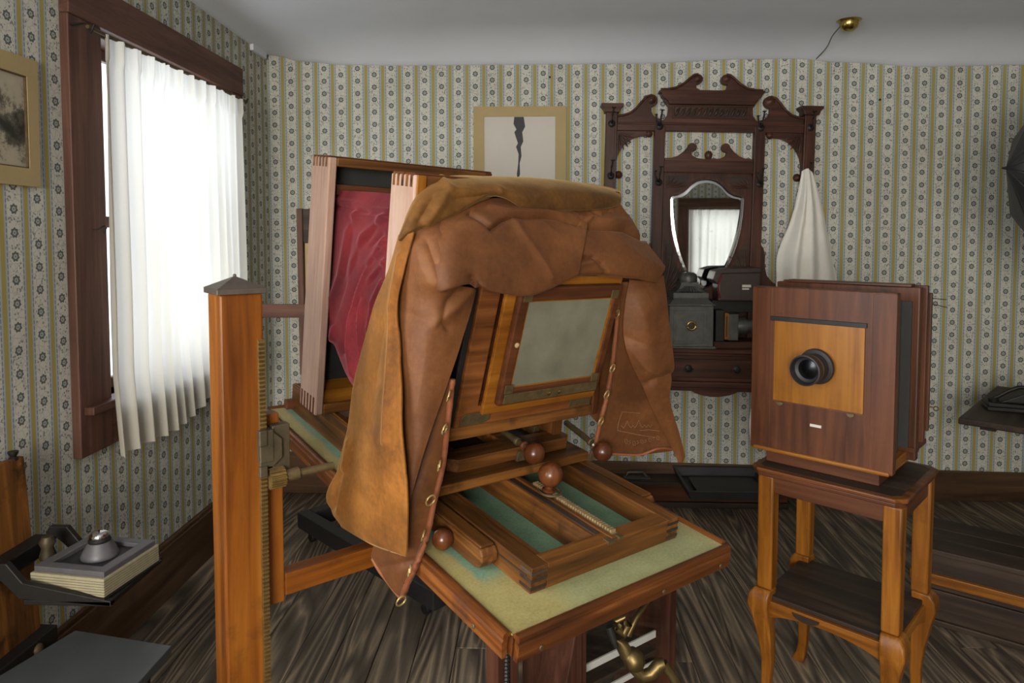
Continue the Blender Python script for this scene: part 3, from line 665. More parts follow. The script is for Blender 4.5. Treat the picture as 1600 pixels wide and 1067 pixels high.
# front flap of lining over the ground glass
A1 = rows_v([(636, 374, .372), (690, 336, .353), (745, 314, .356), (800, 310, .358), (855, 320, .358), (915, 338, .360)],
            [(632, 396, .372), (690, 368, .312), (745, 346, .312), (800, 342, .314), (860, 346, .316), (917, 352, .322)],
            [(632, 420, .372), (690, 398, .290), (745, 388, .286), (800, 382, .284), (860, 382, .288), (914, 372, .296)],
            [(642, 440, .372), (690, 426, .275), (745, 418, .268), (800, 424, .266), (860, 420, .268), (909, 398, .278)],
            [(655, 452, .372), (692, 452, .268), (737, 440, .264), (778, 454, .260), (836, 457, .260), (903, 427, .272)],
            [(660, 450, .376), (695, 448, .280), (738, 440, .276), (778, 450, .271), (836, 453, .271), (903, 424, .282)])
cre = [([(770, 356), (786, 344), (802, 338), (868, 339), (905, 350)], -.017, 4), ([(735, 332), (755, 345), (768, 356)], -.012, 4), ([(765, 322), (800, 330), (850, 331), (900, 338)], .007, 6),
       ([(745, 325), (715, 340), (690, 365)], -.004, 7), ([(803, 342), (812, 358), (830, 382), (850, 410), (862, 432)], .005, 7), ([(845, 345), (870, 365), (905, 375)], .004, 9), ([(738, 434), (745, 442)], -.008, 6), ([(775, 400), (800, 396), (835, 402)], -.0025, 12)]
sheet('front_flap', A1, 'lining', 110, 170, .0012, 6, cre)
A2 = rows_v([(878, 322, 0.368), (915, 320, 0.368), (945, 318, 0.368), (967, 316, 0.374)],
            [(885, 350, 0.336), (920, 348, 0.334), (957, 343, 0.342), (992, 352, 0.368)],
            [(895, 375, 0.307), (930, 372, 0.301), (975, 374, 0.305), (1014, 384, 0.330)],
            [(898, 402, 0.295), (940, 398, 0.280), (985, 400, 0.273), (1034, 410, 0.302)],
            [(900, 426, 0.291), (940, 424, 0.275), (985, 428, 0.263), (1038, 420, 0.289)],
            [(905, 424, 0.307), (945, 430, 0.295), (988, 434, 0.271), (1024, 441, 0.282)])
cre = [([(900, 351), (940, 356), (976, 358), (1005, 372)], -.015, 4), ([(905, 340), (945, 344), (980, 346)], .008, 7), ([(918, 322), (922, 340), (912, 352)], .006, 4), ([(922, 330), (940, 336), (952, 330)], -.009, 4),
       ([(905, 402), (925, 402), (938, 412), (945, 424)], -.009, 4), ([(908, 412), (930, 408)], .005, 5), ([(960, 370), (985, 392), (1020, 415)], .004, 10)]
sheet('side_flap', A2, 'lining', 90, 120, .0012, 6, cre, seed=3)
# rolled velvet along the top
Bt = rows_v([(648, 326, .47), (672, 290, .47), (705, 283, .47), (760, 281, .47), (830, 283, .47), (900, 290, .47), (950, 298, .47), (969, 304, .47)],
            [(636, 340, .42), (660, 292, .42), (700, 277, .42), (760, 277, .42), (830, 279, .42), (900, 286, .42), (950, 294, .42), (970, 301, .42)],
            [(629, 358, .375), (652, 318, .352), (700, 296, .347), (760, 288, .348), (830, 294, .347), (900, 300, .352), (950, 304, .357), (970, 309, .372)],
            [(623, 374, .368), (646, 355, .344), (702, 334, .334), (772, 302, .334), (825, 322, .333), (900, 325, .340), (950, 322, .350), (968, 318, .368)],
            [(630, 374, .378), (652, 356, .362), (702, 334, .36), (772, 304, .36), (825, 321, .36), (900, 324, .365), (950, 321, .368), (966, 317, .378)])
cre = [([(690, 280), (702, 295), (690, 315), (668, 345)], .008, 7), ([(675, 310), (655, 345)], -.005, 7), ([(705, 297), (745, 300), (778, 296)], .006, 5), ([(712, 310), (760, 303)], -.005, 5), ([(782, 298), (820, 310)], .006, 5), ([(830, 312), (860, 300)], .004, 7)]
sheet('velvet_roll', Bt, 'velvet_shaded', 70, 150, .0018, 8, cre, .006)
# velvet side hanging on the window side
def uu(rows): return [[tu(*p) for p in r_] for r_ in rows]
Cv = uu([[(624, 366, -.056), (634, 366, -.066), (647, 362, -.060)],
         [(608, 424, -.054), (620, 424, -.074), (633, 418, -.070)],
         [(584, 482, -.054), (606, 482, -.076), (622, 480, -.072)],
         [(566, 550, -.052), (597, 550, -.080), (624, 552, -.076)],
         [(553, 605, -.052), (592, 606, -.082), (628, 610, -.078)],
         [(543, 670, -.052), (590, 672, -.084), (630, 672, -.078)],
         [(529, 730, -.056), (586, 735, -.084), (634, 742, -.078)],
         [(511, 778, -.062), (576, 790, -.080), (637, 802, -.074)],
         [(533, 818, -.060), (582, 844, -.076), (636, 861, -.070)],
         [(535, 820, -.052), (582, 847, -.064), (633, 866, -.062)]])
cre = [([(628, 400), (614, 480), (612, 540), (606, 640), (604, 690)], .010, 6), ([(600, 500), (585, 590), (580, 660)], -.006, 12), ([(618, 520), (618, 640)], -.004, 6), ([(546, 690), (538, 740), (531, 800)], .008, 6), ([(535, 740), (522, 790)], -.010, 7), ([(560, 600), (590, 595)], -.003, 6), ([(620, 560), (628, 640), (630, 740)], .003, 5)]
sheet('velvet_drape', Cv, 'velvet', 150, 80, .0022, 6, cre, .005)
hem = [p for p in surf(Cv, 150, 80)[145]]
MB().tube([p+Vector((-.003, 0, 0)) for p in hem], .0022, 6).build('velvet_hem', 'velvet', FC, smooth=60)
# lining drape on the same side
D1 = rows_v([(630, 374, .372), (660, 353, .350), (690, 338, .350), (722, 328, .365)],
            [(628, 402, .372), (658, 394, .322), (690, 388, .298), (718, 390, .304)],
            [(624, 440, .380), (658, 436, .312), (690, 436, .277), (716, 442, .292)],
            [(621, 476, .386), (660, 474, .318), (697, 464, .292), (741, 456, .312)],
            [(623, 550, .358), (655, 545, .310), (690, 535, .292), (722, 530, .296)],
            [(627, 640, .336), (645, 640, .306), (668, 630, .290), (697, 605, .288)],
            [(631, 730, .316), (640, 725, .300), (650, 715, .290), (664, 700, .286)],
            [(633, 800, .300), (634, 800, .298), (635, 798, .296), (637, 795, .294)])
cre = [([(652, 385), (660, 415), (672, 440), (690, 450)], .004, 11), ([(668, 380), (682, 420), (694, 446)], -.006, 6), ([(694, 447), (700, 449)], -.012, 5), ([(735, 452), (715, 475), (680, 505)], .008, 8), ([(712, 458), (700, 472), (690, 500), (700, 512)], -.008, 7), ([(640, 490), (680, 507)], -.004, 8), ([(668, 510), (663, 570), (652, 640)], .003, 14)]
sheet('lining_drape', D1, 'lining', 130, 70, .0015, 6, cre, seed=5)
D2 = rows_v([(680, 585, .316), (697, 590, .303), (707, 592, .300)],
            [(648, 665, .336), (680, 665, .310), (699, 665, .306)],
            [(630, 725, .345), (665, 725, .312), (692, 725, .310)],
            [(612, 780, .346), (650, 780, .310), (679, 780, .308)],
            [(590, 838, .392), (632, 840, .318), (667, 835, .304)],
            [(582, 872, .424), (620, 880, .338), (649, 885, .304)],
            [(602, 904, .385), (620, 914, .346), (638, 908, .322)],
            [(623, 932, .345), (627, 935, .340), (631, 933, .337)])
sheet('ring_edge_panel', D2, 'lining', 80, 36, .0018, 8, [([(600, 885), (630, 880), (645, 876)], -.006, 6)], seed=8)
edgeL = [tv(*p) for p in ((707, 592, .298), (699, 665, .303), (692, 725, .307), (679, 780, .304), (667, 835, .300), (649, 885, .300), (638, 908, .318), (630, 930, .335))]
MB().tube(spline(edgeL, 60), [.0065+.0015*noise.noise(Vector((i*.7, 0, 0))) for i in range(60)], 8).build('bound_edge', 'cord', FC, smooth=180)
btm = [tv(*p) for p in ((582, 872, .422), (592, 890, .402), (604, 906, .382), (616, 922, .36), (627, 935, .338))]
MB().tube(spline(btm, 24), .004, 8).build('bound_edge', 'cord', FC, smooth=180)
# the loose red velvet hanging down the window side of the bellows
Rv = [[tu(*p) for p in r_] for r_ in (
     [(517, 297, .072), (545, 298, .066), (578, 300, .055), (614, 303, .040)],
     [(515, 318, .072), (543, 318, .056), (576, 319, .040), (612, 320, .022)],
     [(512, 350, .072), (539, 350, .050), (573, 350, .030), (610, 350, .012)],
     [(508, 400, .072), (534, 400, .046), (568, 400, .024), (608, 400, .004)],
     [(504, 455, .072), (528, 456, .044), (560, 458, .020), (600, 460, .000)],
     [(501, 500, .074), (521, 505, .048), (552, 512, .022), (592, 525, .002)],
     [(499, 519, .078), (519, 529, .054), (545, 585, .030), (585, 635, .008)],
     [(500, 518, .095), (520, 527, .085), (546, 582, .070), (585, 632, .050)])]
cre = [([(560, 331), (546, 361), (540, 394), (533, 431), (520, 466), (511, 500)], .012, 6), ([(604, 338), (570, 368), (553, 408), (542, 455), (526, 500), (521, 528)], .013, 5.5), ([(604, 374), (577, 411), (561, 457), (550, 493), (547, 542), (553, 585)], .013, 5), ([(604, 408), (582, 434), (568, 462), (563, 500), (567, 560)], .012, 4.5),
       ([(552, 345), (545, 394), (538, 430)], -.008, 5), ([(590, 352), (562, 388), (548, 430), (534, 475), (524, 505)], -.011, 5), ([(596, 388), (570, 422), (556, 458), (542, 500), (536, 550)], -.011, 4.5), ([(598, 416), (576, 446), (560, 480), (556, 530), (560, 580)], -.010, 4), ([(600, 440), (586, 470), (578, 510), (580, 560)], .010, 4),
       ([(520, 312), (552, 315), (585, 326), (608, 328)], .006, 4), ([(560, 337), (608, 340)], .006, 4), ([(530, 322), (575, 332)], -.006, 4), ([(598, 366), (580, 384)], -.006, 3), ([(604, 386), (588, 400)], .006, 3), ([(515, 340), (512, 400)], .005, 6)]
g_ = wrinkle(surf(Rv, 150, 90), .002, 8, cre, TM, seed=31)
MB().grid(g_).build('bellows_skirt', 'redvelvet', SC, smooth=180, solid=.003)
# right hand drape
sheet('inner_drape', rows_v([(900, 425, .40), (950, 425, .40), (1002, 436, .37)], [(908, 530, .43), (955, 545, .42), (1000, 545, .37)], [(910, 600, .44), (955, 620, .42), (1005, 640, .37)], [(914, 640, .44), (950, 672, .41), (1010, 695, .37)]), 'lining', 40, 30, .002, 7, seed=21)
E2 = rows_v([(966, 440, .345), (985, 440, .332), (1008, 440, .322)],
            [(963, 510, .352), (985, 512, .338), (1003, 516, .325)],
            [(953, 590, .358), (985, 598, .345), (1012, 600, .328)],
            [(939, 650, .364), (990, 658, .345), (1036, 664, .315)],
            [(930, 690, .366), (998, 694, .342), (1052, 690, .300)],
            [(927, 706, .360), (1000, 709, .336), (1056, 703, .295)])
_, ge2 = sheet('ring_edge_panel', E2, 'lining', 70, 50, .0025, 9, [([(955, 615), (1000, 625)], -.003, 10), ([(1005, 700), (1040, 697)], .004, 6)], seed=11)
E1 = rows_v([(984, 436, .318), (1010, 438, .305), (1036, 430, .306)],
            [(977, 470, .316), (1010, 468, .284), (1041, 466, .284)],
            [(974, 520, .316), (1010, 518, .278), (1047, 520, .270)],
            [(984, 560, .308), (1016, 558, .270), (1053, 570, .262)],
            [(1004, 604, .300), (1022, 598, .276), (1050, 590, .266)],
            [(1024, 648, .292), (1036, 642, .276), (1047, 626, .270)],
            [(1049, 698, .280), (1056, 688, .268), (1061, 676, .264)],
            [(1060, 722, .262), (1066, 722, .258), (1070, 712, .258)])
cre = [([(975, 525), (1000, 535), (1030, 540)], -.004, 6), ([(1048, 585), (1025, 590), (1008, 600)], -.008, 6), ([(985, 545), (1010, 575), (1030, 585)], .005, 8), ([(1000, 480), (1010, 510)], .004, 10)]
sheet('outer_drape', E1, 'lining', 120, 60, .0015, 7, cre, seed=14)
edgeR = [tv(*p) for p in ((967, 445, .340), (964, 500, .346), (958, 560, .350), (948, 620, .355), (939, 655, .358), (931, 690, .360))]
MB().tube(spline(edgeR, 50), [.006+.0015*noise.noise(Vector((i*.8, 3, 0))) for i in range(50)], 8).build('bound_edge', 'cord', FC, smooth=180)
MB().tube(spline([tv(*p) for p in ((927, 707, .356), (965, 709, .345), (1000, 710, .333), (1030, 700, .312), (1056, 703, .292), (1066, 712, .275))], 40), .0035, 8).build('bound_edge', 'cord', FC, smooth=180)
def ring(p, r_, tilt, spin):
    q_ = Matrix.Rotation(spin, 3, 'Z') @ Matrix.Rotation(tilt, 3, 'X')
    MB().tube([p+q_ @ Vector((r_*math.cos(t*math.pi/12), 0, r_*math.sin(t*math.pi/12))) for t in range(24)], .0020, 8, True).build('brass_ring', 'ring_brass', FC, smooth=180)
for (px, py, v_, r_, sp) in ((701, 618, .290, .0105, .9), (695, 670, .292, .0105, .6), (686, 727, .296, .0105, 1.0), (673, 781, .290, .0115, .15), (661, 836, .288, .0105, .9), (640, 891, .288, .0105, 1.0), (627, 938, .322, .0115, .1)):
    ring(tv(px, py, v_-.012), r_, .2, sp)
for (px, py) in ((964, 490), (957, 575), (948, 616), (939, 658)): ring(tv(px, py, .330), .0108, .15, .25)
# faint white writing and framed stamp on the lining
def on_sheet(px, py):
    best = min((p for r_ in ge2 for p in r_), key=lambda p: (lambda a_: (a_[0]-px)**2+(a_[1]-py)**2)(pix(TM @ p)))
    return tv(px, py, best.y-.0035)
def scrib(paths):
    m_ = MB()
    for pa in paths: m_.tube([on_sheet(*p) for p in pa], .0003, 4)
    return m_
sc_ = [[(1000, 645), (972, 643), (966, 662), (965, 672), (984, 676), (1004, 680)]]
pen = []
for i in range(17): pen.append((971+i*3.0, 666+(-9 if i in (3, 9) else 2.5 if i % 2 else -1.5)-i*.1))
sc_.append(pen); sc_.append([(1000, 672), (1015, 671), (1030, 673)])
scrib(sc_).build('written_label', 'chalk', FC)
sc_ = []
for i in range(9):
    x0 = 976+i*6.2; y0 = 684+3.5*math.sin(i*.5)+(2 if i < 3 else 0); h_ = 6 if i < 4 else 4.5
    sc_.append([(x0, y0), (x0+1, y0+h_), (x0+4, y0+h_+1), (x0+4.2, y0+1), (x0+1, y0-1)] if i % 2 == 0 else [(x0+3, y0), (x0, y0+1), (x0+3.5, y0+h_*.6), (x0, y0+h_)])
sc_.append([(998, 679), (1010, 681), (1024, 683)])
scrib(sc_).build('stamped_letters', 'chalk', FC)
#__NEXT2__
# ================================================================== HALL MIRROR on the far wall (local: x across from its middle, z height, -y into the room)
HX = .905
HT = empty('hall_mirror', (HX, YB, 0)); HT.rotation_euler = (0, R(1.15), 0)
tag(HT, 'dark carved wooden hall mirror with scrolled crest, coat hooks, shelf and drawer', 'hall mirror')
def hb(name, mat, x0, x1, d0, d1, z0, z1, par=HT, bevel=.003): return MB().box(x0, x1, -d1, -d0, z0, z1).build(name, mat, par, bevel=bevel)
def hp(name, mat, pts, d0, d1, par=HT, bevel=.002, smooth=0): return MB().prism(pts, -d1, -d0).build(name, mat, par, bevel=bevel, smooth=smooth)
def arc(cx_, cz, r_, a0, a1, n=10): return [(cx_+r_*math.cos(R(a0+(a1-a0)*i/n)), cz+r_*math.sin(R(a0+(a1-a0)*i/n))) for i in range(n+1)]
for sg in (-1, 1):
    po = hb('outer_post', 'hall_z', min(sg*.500, sg*.560), max(sg*.500, sg*.560), .005, .055, 1.52, 2.125)
    hb('post_bead', 'hall_z', min(sg*.512, sg*.516), max(sg*.512, sg*.516), .055, .058, 1.52, 2.12, par=po, bevel=.001)
    hp('post_cap', 'hall_x', [(sg*.492, 2.115), (sg*.568, 2.115), (sg*.574, 2.135), (sg*.590, 2.150), (sg*.590, 2.162), (sg*.470, 2.162), (sg*.470, 2.150), (sg*.486, 2.135)], 0, .075)
    MB().lathe([(.001, -.03), (.016, -.02), (.024, 0), (.016, .018), (.026, .026)], (sg*.53, -.03, 1.50), (0, 0, 1), 18).build('pendant', 'hall_z', HT, smooth=50)
    hb('inner_post', 'hall_z', min(sg*.240, sg*.296), max(sg*.240, sg*.296), .005, .05, .62, 2.05)
    # side scroll
    sc_ = [(sg*.498, 2.095), (sg*.470, 2.098), (sg*.430, 2.110), (sg*.398, 2.135), (sg*.372, 2.168), (sg*.350, 2.196)]
    sc_ += [(sg*(-x), z) for x, z in arc(-.318, 2.185, .033, 150, -60, 10)] + [(sg*.318, 2.150), (sg*.318, 2.128), (sg*.308, 2.106), (sg*.286, 2.092), (sg*.26, 2.085), (sg*.26, 2.06), (sg*.498, 2.06)]
    so = hp('side_scroll', 'hall_x', sc_, .01, .045, smooth=30)
    MB().tube([(sg*x, -.046, z) for x, z in ((.497, 2.100), (.465, 2.104), (.43, 2.116), (.398, 2.142), (.372, 2.175), (.345, 2.204), (.318, 2.213))], .007, 8).build('scroll_edge', 'hall_x', so, smooth=60)
    MB().lathe([(.001, .012), (.012, .008), (.024, 0)], (sg*.318, -.045, 2.188), (0, -1, 0), 18).build('scroll_eye', 'hall_x', so, smooth=50)
    # spandrel bracket in the upper corner, with fan carving
    fr_ = [(sg*.500, 2.022), (sg*.500, 1.83)] + [(sg*(.500-.150+.150*math.cos(R(t))), 1.83+.165*math.sin(R(t))) for t in range(10, 91, 10)] + [(sg*.315, 1.998), (sg*.305, 2.022)]
    sp_ = hp('corner_bracket', 'hall_x', fr_, .012, .034, smooth=30)
    hp('bracket_field', 'dark_x', [(sg*.492, 2.012), (sg*.492, 1.90), (sg*.472, 1.95), (sg*.44, 1.99), (sg*.395, 2.012)], .034, .0355, par=sp_, bevel=0)
    for t in (15, 32, 50, 68, 84):
        c_, s_ = math.cos(R(t)), math.sin(R(t))
        MB().tube([(sg*(.490-.012*c_), -.036, 2.010-.012*s_), (sg*(.490-.05*c_), -.039, 2.010-.06*s_), (sg*(.490-.082*c_), -.036, 2.010-.098*s_)], [.002, .006, .002], 6).build('fan_rib', 'hall_z', sp_, smooth=60)
    MB().lathe([(.001, .014), (.014, .010), (.020, 0)], (sg*.325, -.03, 2.008), (0, -1, 0), 14).build('boss', 'hall_x', sp_, smooth=50)
    MB().lathe([(.001, .02), (.016, .014), (.022, 0)], (sg*.482, -.02, 1.785), (0, -1, 0), 14).build('boss', 'hall_x', sp_, smooth=50)
    # crest scroll
    cs = [(sg*.275, 2.238), (sg*.235, 2.238), (sg*.19, 2.246), (sg*.150, 2.268), (sg*.120, 2.296), (sg*.100, 2.312)]
    cs += [(sg*(-x), z) for x, z in arc(-.075, 2.300, .026, 145, -75, 10)] + [(sg*.085, 2.272), (sg*.082, 2.252), (sg*.062, 2.240), (sg*.03, 2.236), (0, 2.235), (0, 2.22), (sg*.275, 2.22)]
    co_ = hp('crest_scroll', 'hall_x', cs, .02, .055, smooth=30)
    MB().tube([(sg*x, -.057, z) for x, z in ((.272, 2.242), (.235, 2.243), (.19, 2.252), (.15, 2.274), (.118, 2.303), (.095, 2.321), (.075, 2.324))], .007, 8).build('scroll_edge', 'hall_x', co_, smooth=60)
    MB().lathe([(.001, .012), (.010, .008), (.020, 0)], (sg*.076, -.055, 2.302), (0, -1, 0), 18).build('scroll_eye', 'hall_x', co_, smooth=50)
    # small scroll above the mirror
    ms = [(sg*.238, 1.878), (sg*.200, 1.880), (sg*.165, 1.892), (sg*.135, 1.915), (sg*.112, 1.942)]
    ms += [(sg*(-x), z) for x, z in arc(-.090, 1.938, .024, 150, -70, 8)] + [(sg*.096, 1.912), (sg*.090, 1.894), (sg*.062, 1.880), (sg*.03, 1.876), (0, 1.876), (0, 1.862), (sg*.238, 1.862)]
    hp('mirror_scroll', 'hall_x', ms, .015, .042, smooth=30)
    # lower side wing
    wg = [(sg*.296, 1.42), (sg*.312, 1.40), (sg*.322, 1.36), (sg*.322, 1.30), (sg*.335, 1.25), (sg*.362, 1.22), (sg*.385, 1.205), (sg*.385, 1.17), (sg*.296, 1.17)]
    hp('side_wing', 'hall_z', wg, .01, .04, smooth=30)
hb('top_rail', 'hall_x', -.500, .500, .01, .045, 2.022, 2.064)
hb('rail_bead', 'hall_x', -.500, .500, .045, .051, 2.056, 2.066)
hp('crest_board', 'hall_x', [(-.30, 2.062), (-.245, 2.085), (-.228, 2.11), (-.225, 2.15), (-.255, 2.195), (.255, 2.195), (.225, 2.15), (.228, 2.11), (.245, 2.085), (.30, 2.062)], .012, .045)
ca = hb('carved_panel', 'dark_x', -.195, .195, .045, .047, 2.098, 2.152, bevel=0)
for i in range(13):
    x = -.178+i*.0297
    MB().tube([(x-.012, -.048, 2.104), (x-.002, -.054, 2.116), (x+.002, -.054, 2.134), (x+.014, -.048, 2.147)], [.003, .007, .007, .003], 6).build('carved_leaf', 'hall_x', ca, smooth=60)
MB().ringprism([(-.205, 2.09), (.205, 2.09), (.205, 2.16), (-.205, 2.16)], [(-.196, 2.098), (.196, 2.098), (.196, 2.152), (-.196, 2.152)], -.052, -.044).build('panel_bead', 'hall_x', ca, bevel=.002)
hp('cornice', 'hall_x', [(-.225, 2.163), (.225, 2.163), (.232, 2.18), (.262, 2.205), (.268, 2.222), (.278, 2.226), (.278, 2.238), (-.278, 2.238), (-.278, 2.226), (-.268, 2.222), (-.262, 2.205), (-.232, 2.18)], 0, .07)
MB().lathe([(.001, .05), (.014, .045), (.022, .03), (.018, .014), (.012, 0)], (0, -.03, 1.872), (0, 0, 1), 18).build('finial', 'hall_z', HT, smooth=50)
hb('mid_rail', 'hall_x', -.240, .240, .008, .044, 1.803, 1.866); hb('mid_rail_bead', 'hall_x', -.240, .240, .044, .05, 1.80, 1.808)
# shaped mirror: outline sampled round, then a carved panel around it
def mirror_outline(n, grow=0.0):
    half = [(0, 1.768), (.045, 1.760), (.085, 1.735), (.12, 1.70), (.155, 1.682), (.192, 1.672), (.196, 1.63), (.192, 1.56), (.182, 1.48), (.163, 1.40), (.134, 1.32), (.095, 1.245), (.05, 1.19), (0, 1.168)]
    h_ = [Vector((a_, b_, 0)) for a_, b_ in half]; h_ = spline(h_, n//2+1)
    pts = [(p.x, p.y) for p in h_]+[(-p.x, p.y) for p in reversed(h_[1:-1])]
    if grow:
        cz = 1.48
        out_ = []
        for x, z in pts:
            L_ = math.hypot(x, z-cz); out_.append((x*(1+grow/L_), cz+(z-cz)*(1+grow/L_)))
        pts = out_
    return pts
NM = 72; mo_ = mirror_outline(NM)
def to_rect(x, z):
    cz = 1.45; dx, dz = x, z-cz; hw, h0, h1 = .240, 1.00-cz, 1.803-cz
    t = min(hw/abs(dx) if dx else 1e9, (h1 if dz > 0 else h0)/dz if dz else 1e9); return dx*t, cz+dz*t
mf = MB().ringprism([to_rect(x, z) for x, z in mirror_outline(NM, .012)], mirror_outline(NM, .012), -.030, -.010).build('mirror_panel', 'hall_z', HT, bevel=0)
MB().ringprism(mirror_outline(NM, .014), mirror_outline(NM, .001), -.036, -.022).build('mirror_rim', 'hall_z', HT, bevel=0, smooth=40)
gls = MB().prism(mirror_outline(NM, -.018), -.022, -.018).build('mirror_glass', 'mirror', HT)
bo, bi = mirror_outline(NM, .003), mirror_outline(NM, -.018); nb_ = len(bo)
MB().add([(x, -.0195, z) for x, z in bo]+[(x, -.0225, z) for x, z in bi], [(i, (i+1) % nb_, nb_+(i+1) % nb_, nb_+i) for i in range(nb_)]).build('mirror_bevel', 'mirror_bevel', HT)
for sg in (-1, 1):                                     # fan carvings in the panel corners
    fd = hp('carved_corner', 'dark_x', [(sg*.225, 1.785), (sg*.225, 1.715), (sg*.17, 1.718), (sg*.12, 1.745), (sg*.095, 1.785)], .030, .0315, par=mf, bevel=0)
    for t in (12, 28, 44, 60, 76):
        c_, s_ = math.cos(R(t)), math.sin(R(t)); L_ = .05+.06*c_
        MB().tube([(sg*(.222-.01*c_), -.032, 1.718+.008*s_), (sg*(.222-.6*L_*c_), -.036, 1.718+.6*.062*s_), (sg*(.222-L_*c_), -.032, 1.718+.064*s_)], [.002, .005, .002], 6).build('fan_rib', 'hall_x', fd, smooth=60)
    fd = hp('carved_corner', 'dark_x', [(sg*.228, 1.45), (sg*.228, 1.12), (sg*.09, 1.12), (sg*.10, 1.20), (sg*.155, 1.30), (sg*.195, 1.40)], .030, .0315, par=mf, bevel=0)
    for t in range(8, 90, 10):
        c_, s_ = math.cos(R(t)), math.sin(R(t)); L_ = .11+.16*(s_**3)
        MB().tube([(sg*(.222-.01*c_), -.032, 1.13+.01*s_), (sg*(.222-.6*L_*c_*.9), -.037, 1.13+.6*L_*s_), (sg*(.222-L_*c_*.9), -.032, 1.13+L_*s_)], [.002, .006, .002], 6).build('fan_rib', 'hall_x', fd, smooth=60)
hb('lower_back', 'hall_x', -.296, .30, .004, .012, .80, 1.17)
# shelf with drawer
hb('shelf', 'hall_x', -.36, .40, .0, .27, .853, .875, bevel=.005); hb('shelf_moulding', 'hall_x', -.345, .385, .0, .258, .838, .853, bevel=.004)
dc = hb('drawer_case', 'hall_x', -.33, .37, .0, .235, .70, .838)
df_ = hb('drawer_front', 'hall_x', -.28, .32, .235, .246, .722, .818)
for x in (-.12, .13): MB().lathe([(.02, 0), (.016, .004), (.006, .006)], (x, -.246, .77), (0, -1, 0), 16).tube([(x-.022, -.254, .772), (x-.016, -.26, .755), (x, -.262, .749), (x+.016, -.26, .755), (x+.022, -.254, .772)], .003, 8).build('drawer_pull', 'iron', df_, smooth=50)
hb('base_moulding', 'hall_x', -.345, .385, .0, .25, .668, .70, bevel=.006)
ap = [(-.335, .668), (-.335, .652), (-.10, .650)] + [(-.10+.02*i, .650-.028*math.sin(math.pi*i/12)**.7) for i in range(1, 12)] + [(.14, .650), (.375, .652), (.375, .668)]
hp('apron', 'hall_x', ap, .225, .243)
for x in (-.31, .35): MB().lathe([(.001, -.05), (.02, -.046), (.032, -.028), (.030, -.008), (.018, 0), (.02, .012)], (x, -.215, .655), (0, 0, 1), 20).build('drop_finial', 'hall_z', HT, smooth=50)
def coat_hook(x, z, twin=True, d=.052):
    h_ = MB().lathe([(.019, 0), (.020, .003), (.013, .008), (.006, .011)], (x, -d, z), (0, -1, 0), 16).build('coat_hook', 'iron', HT, smooth=50)
    MB().tube([(x, -d-.006, z), (x-.002, -d-.028, z+.012), (x, -d-.038, z+.045), (x+.006, -d-.034, z+.078)], [.006, .005, .0045, .0045], 8).lathe([(.001, 0), (.011, .002), (.011, .005), (.001, .008)], (x+.006, -d-.034, z+.078), (0, 0, 1), 12).build('hook_prong', 'iron', h_, smooth=50)
    if twin: MB().tube([(x, -d-.004, z), (x-.014, -d-.024, z+.008), (x-.022, -d-.03, z+.035), (x-.024, -d-.028, z+.055)], [.006, .005, .0045, .0045], 8).lathe([(.001, 0), (.009, .002), (.009, .005), (.001, .008)], (x-.024, -d-.028, z+.055), (0, 0, 1), 12).build('hook_prong', 'iron', h_, smooth=50)
for a_ in ((-.53, 2.055, False, .056), (-.528, 1.775, False, .056), (-.272, 2.045), (-.268, 1.745), (.268, 2.045), (.275, 1.745), (.53, 2.05, False, .056), (.525, 1.78, False, .056)): coat_hook(*a_)
# white cloth hanging from its right post
yt = YB-.12
def tw(px, py, d): return ony(px, py, YB-d)
rows = [[tw(1253, 267, .10), tw(1258, 264, .115), tw(1263, 263, .12), tw(1270, 270, .10)],
        [tw(1247, 300, .10), tw(1258, 298, .13), tw(1268, 298, .13), tw(1281, 305, .09)],
        [tw(1236, 342, .09), tw(1254, 340, .145), tw(1272, 340, .13), tw(1290, 350, .07)],
        [tw(1214, 398, .08), tw(1246, 400, .15), tw(1276, 400, .13), tw(1300, 400, .06)],
        [tw(1212, 450, .08), tw(1244, 450, .15), tw(1278, 450, .13), tw(1309, 446, .06)],
        [tw(1202, 540, .08), tw(1240, 540, .15), tw(1278, 540, .13), tw(1312, 540, .06)],
        [tw(1172, 640, .08), tw(1230, 640, .15), tw(1276, 640, .13), tw(1312, 640, .06)],
        [tw(1172, 692, .08), tw(1230, 695, .15), tw(1276, 694, .13), tw(1312, 690, .06)]]
g_ = surf(rows, 90, 90)
for i, row in enumerate(g_):
    for j, p in enumerate(row):
        t = i/89; q_ = j/89; p.y -= (.004+.022*t)*math.sin(q_*22+2*math.sin(t*2))*(.4+.6*math.sin(math.pi*q_))
tag(wrinkle(g_, .004, 8) and MB().grid(g_).build('hanging_cloth', 'cotton', smooth=180, solid=.003), 'white cotton cloth hanging from the right post of the hall mirror', 'cloth')

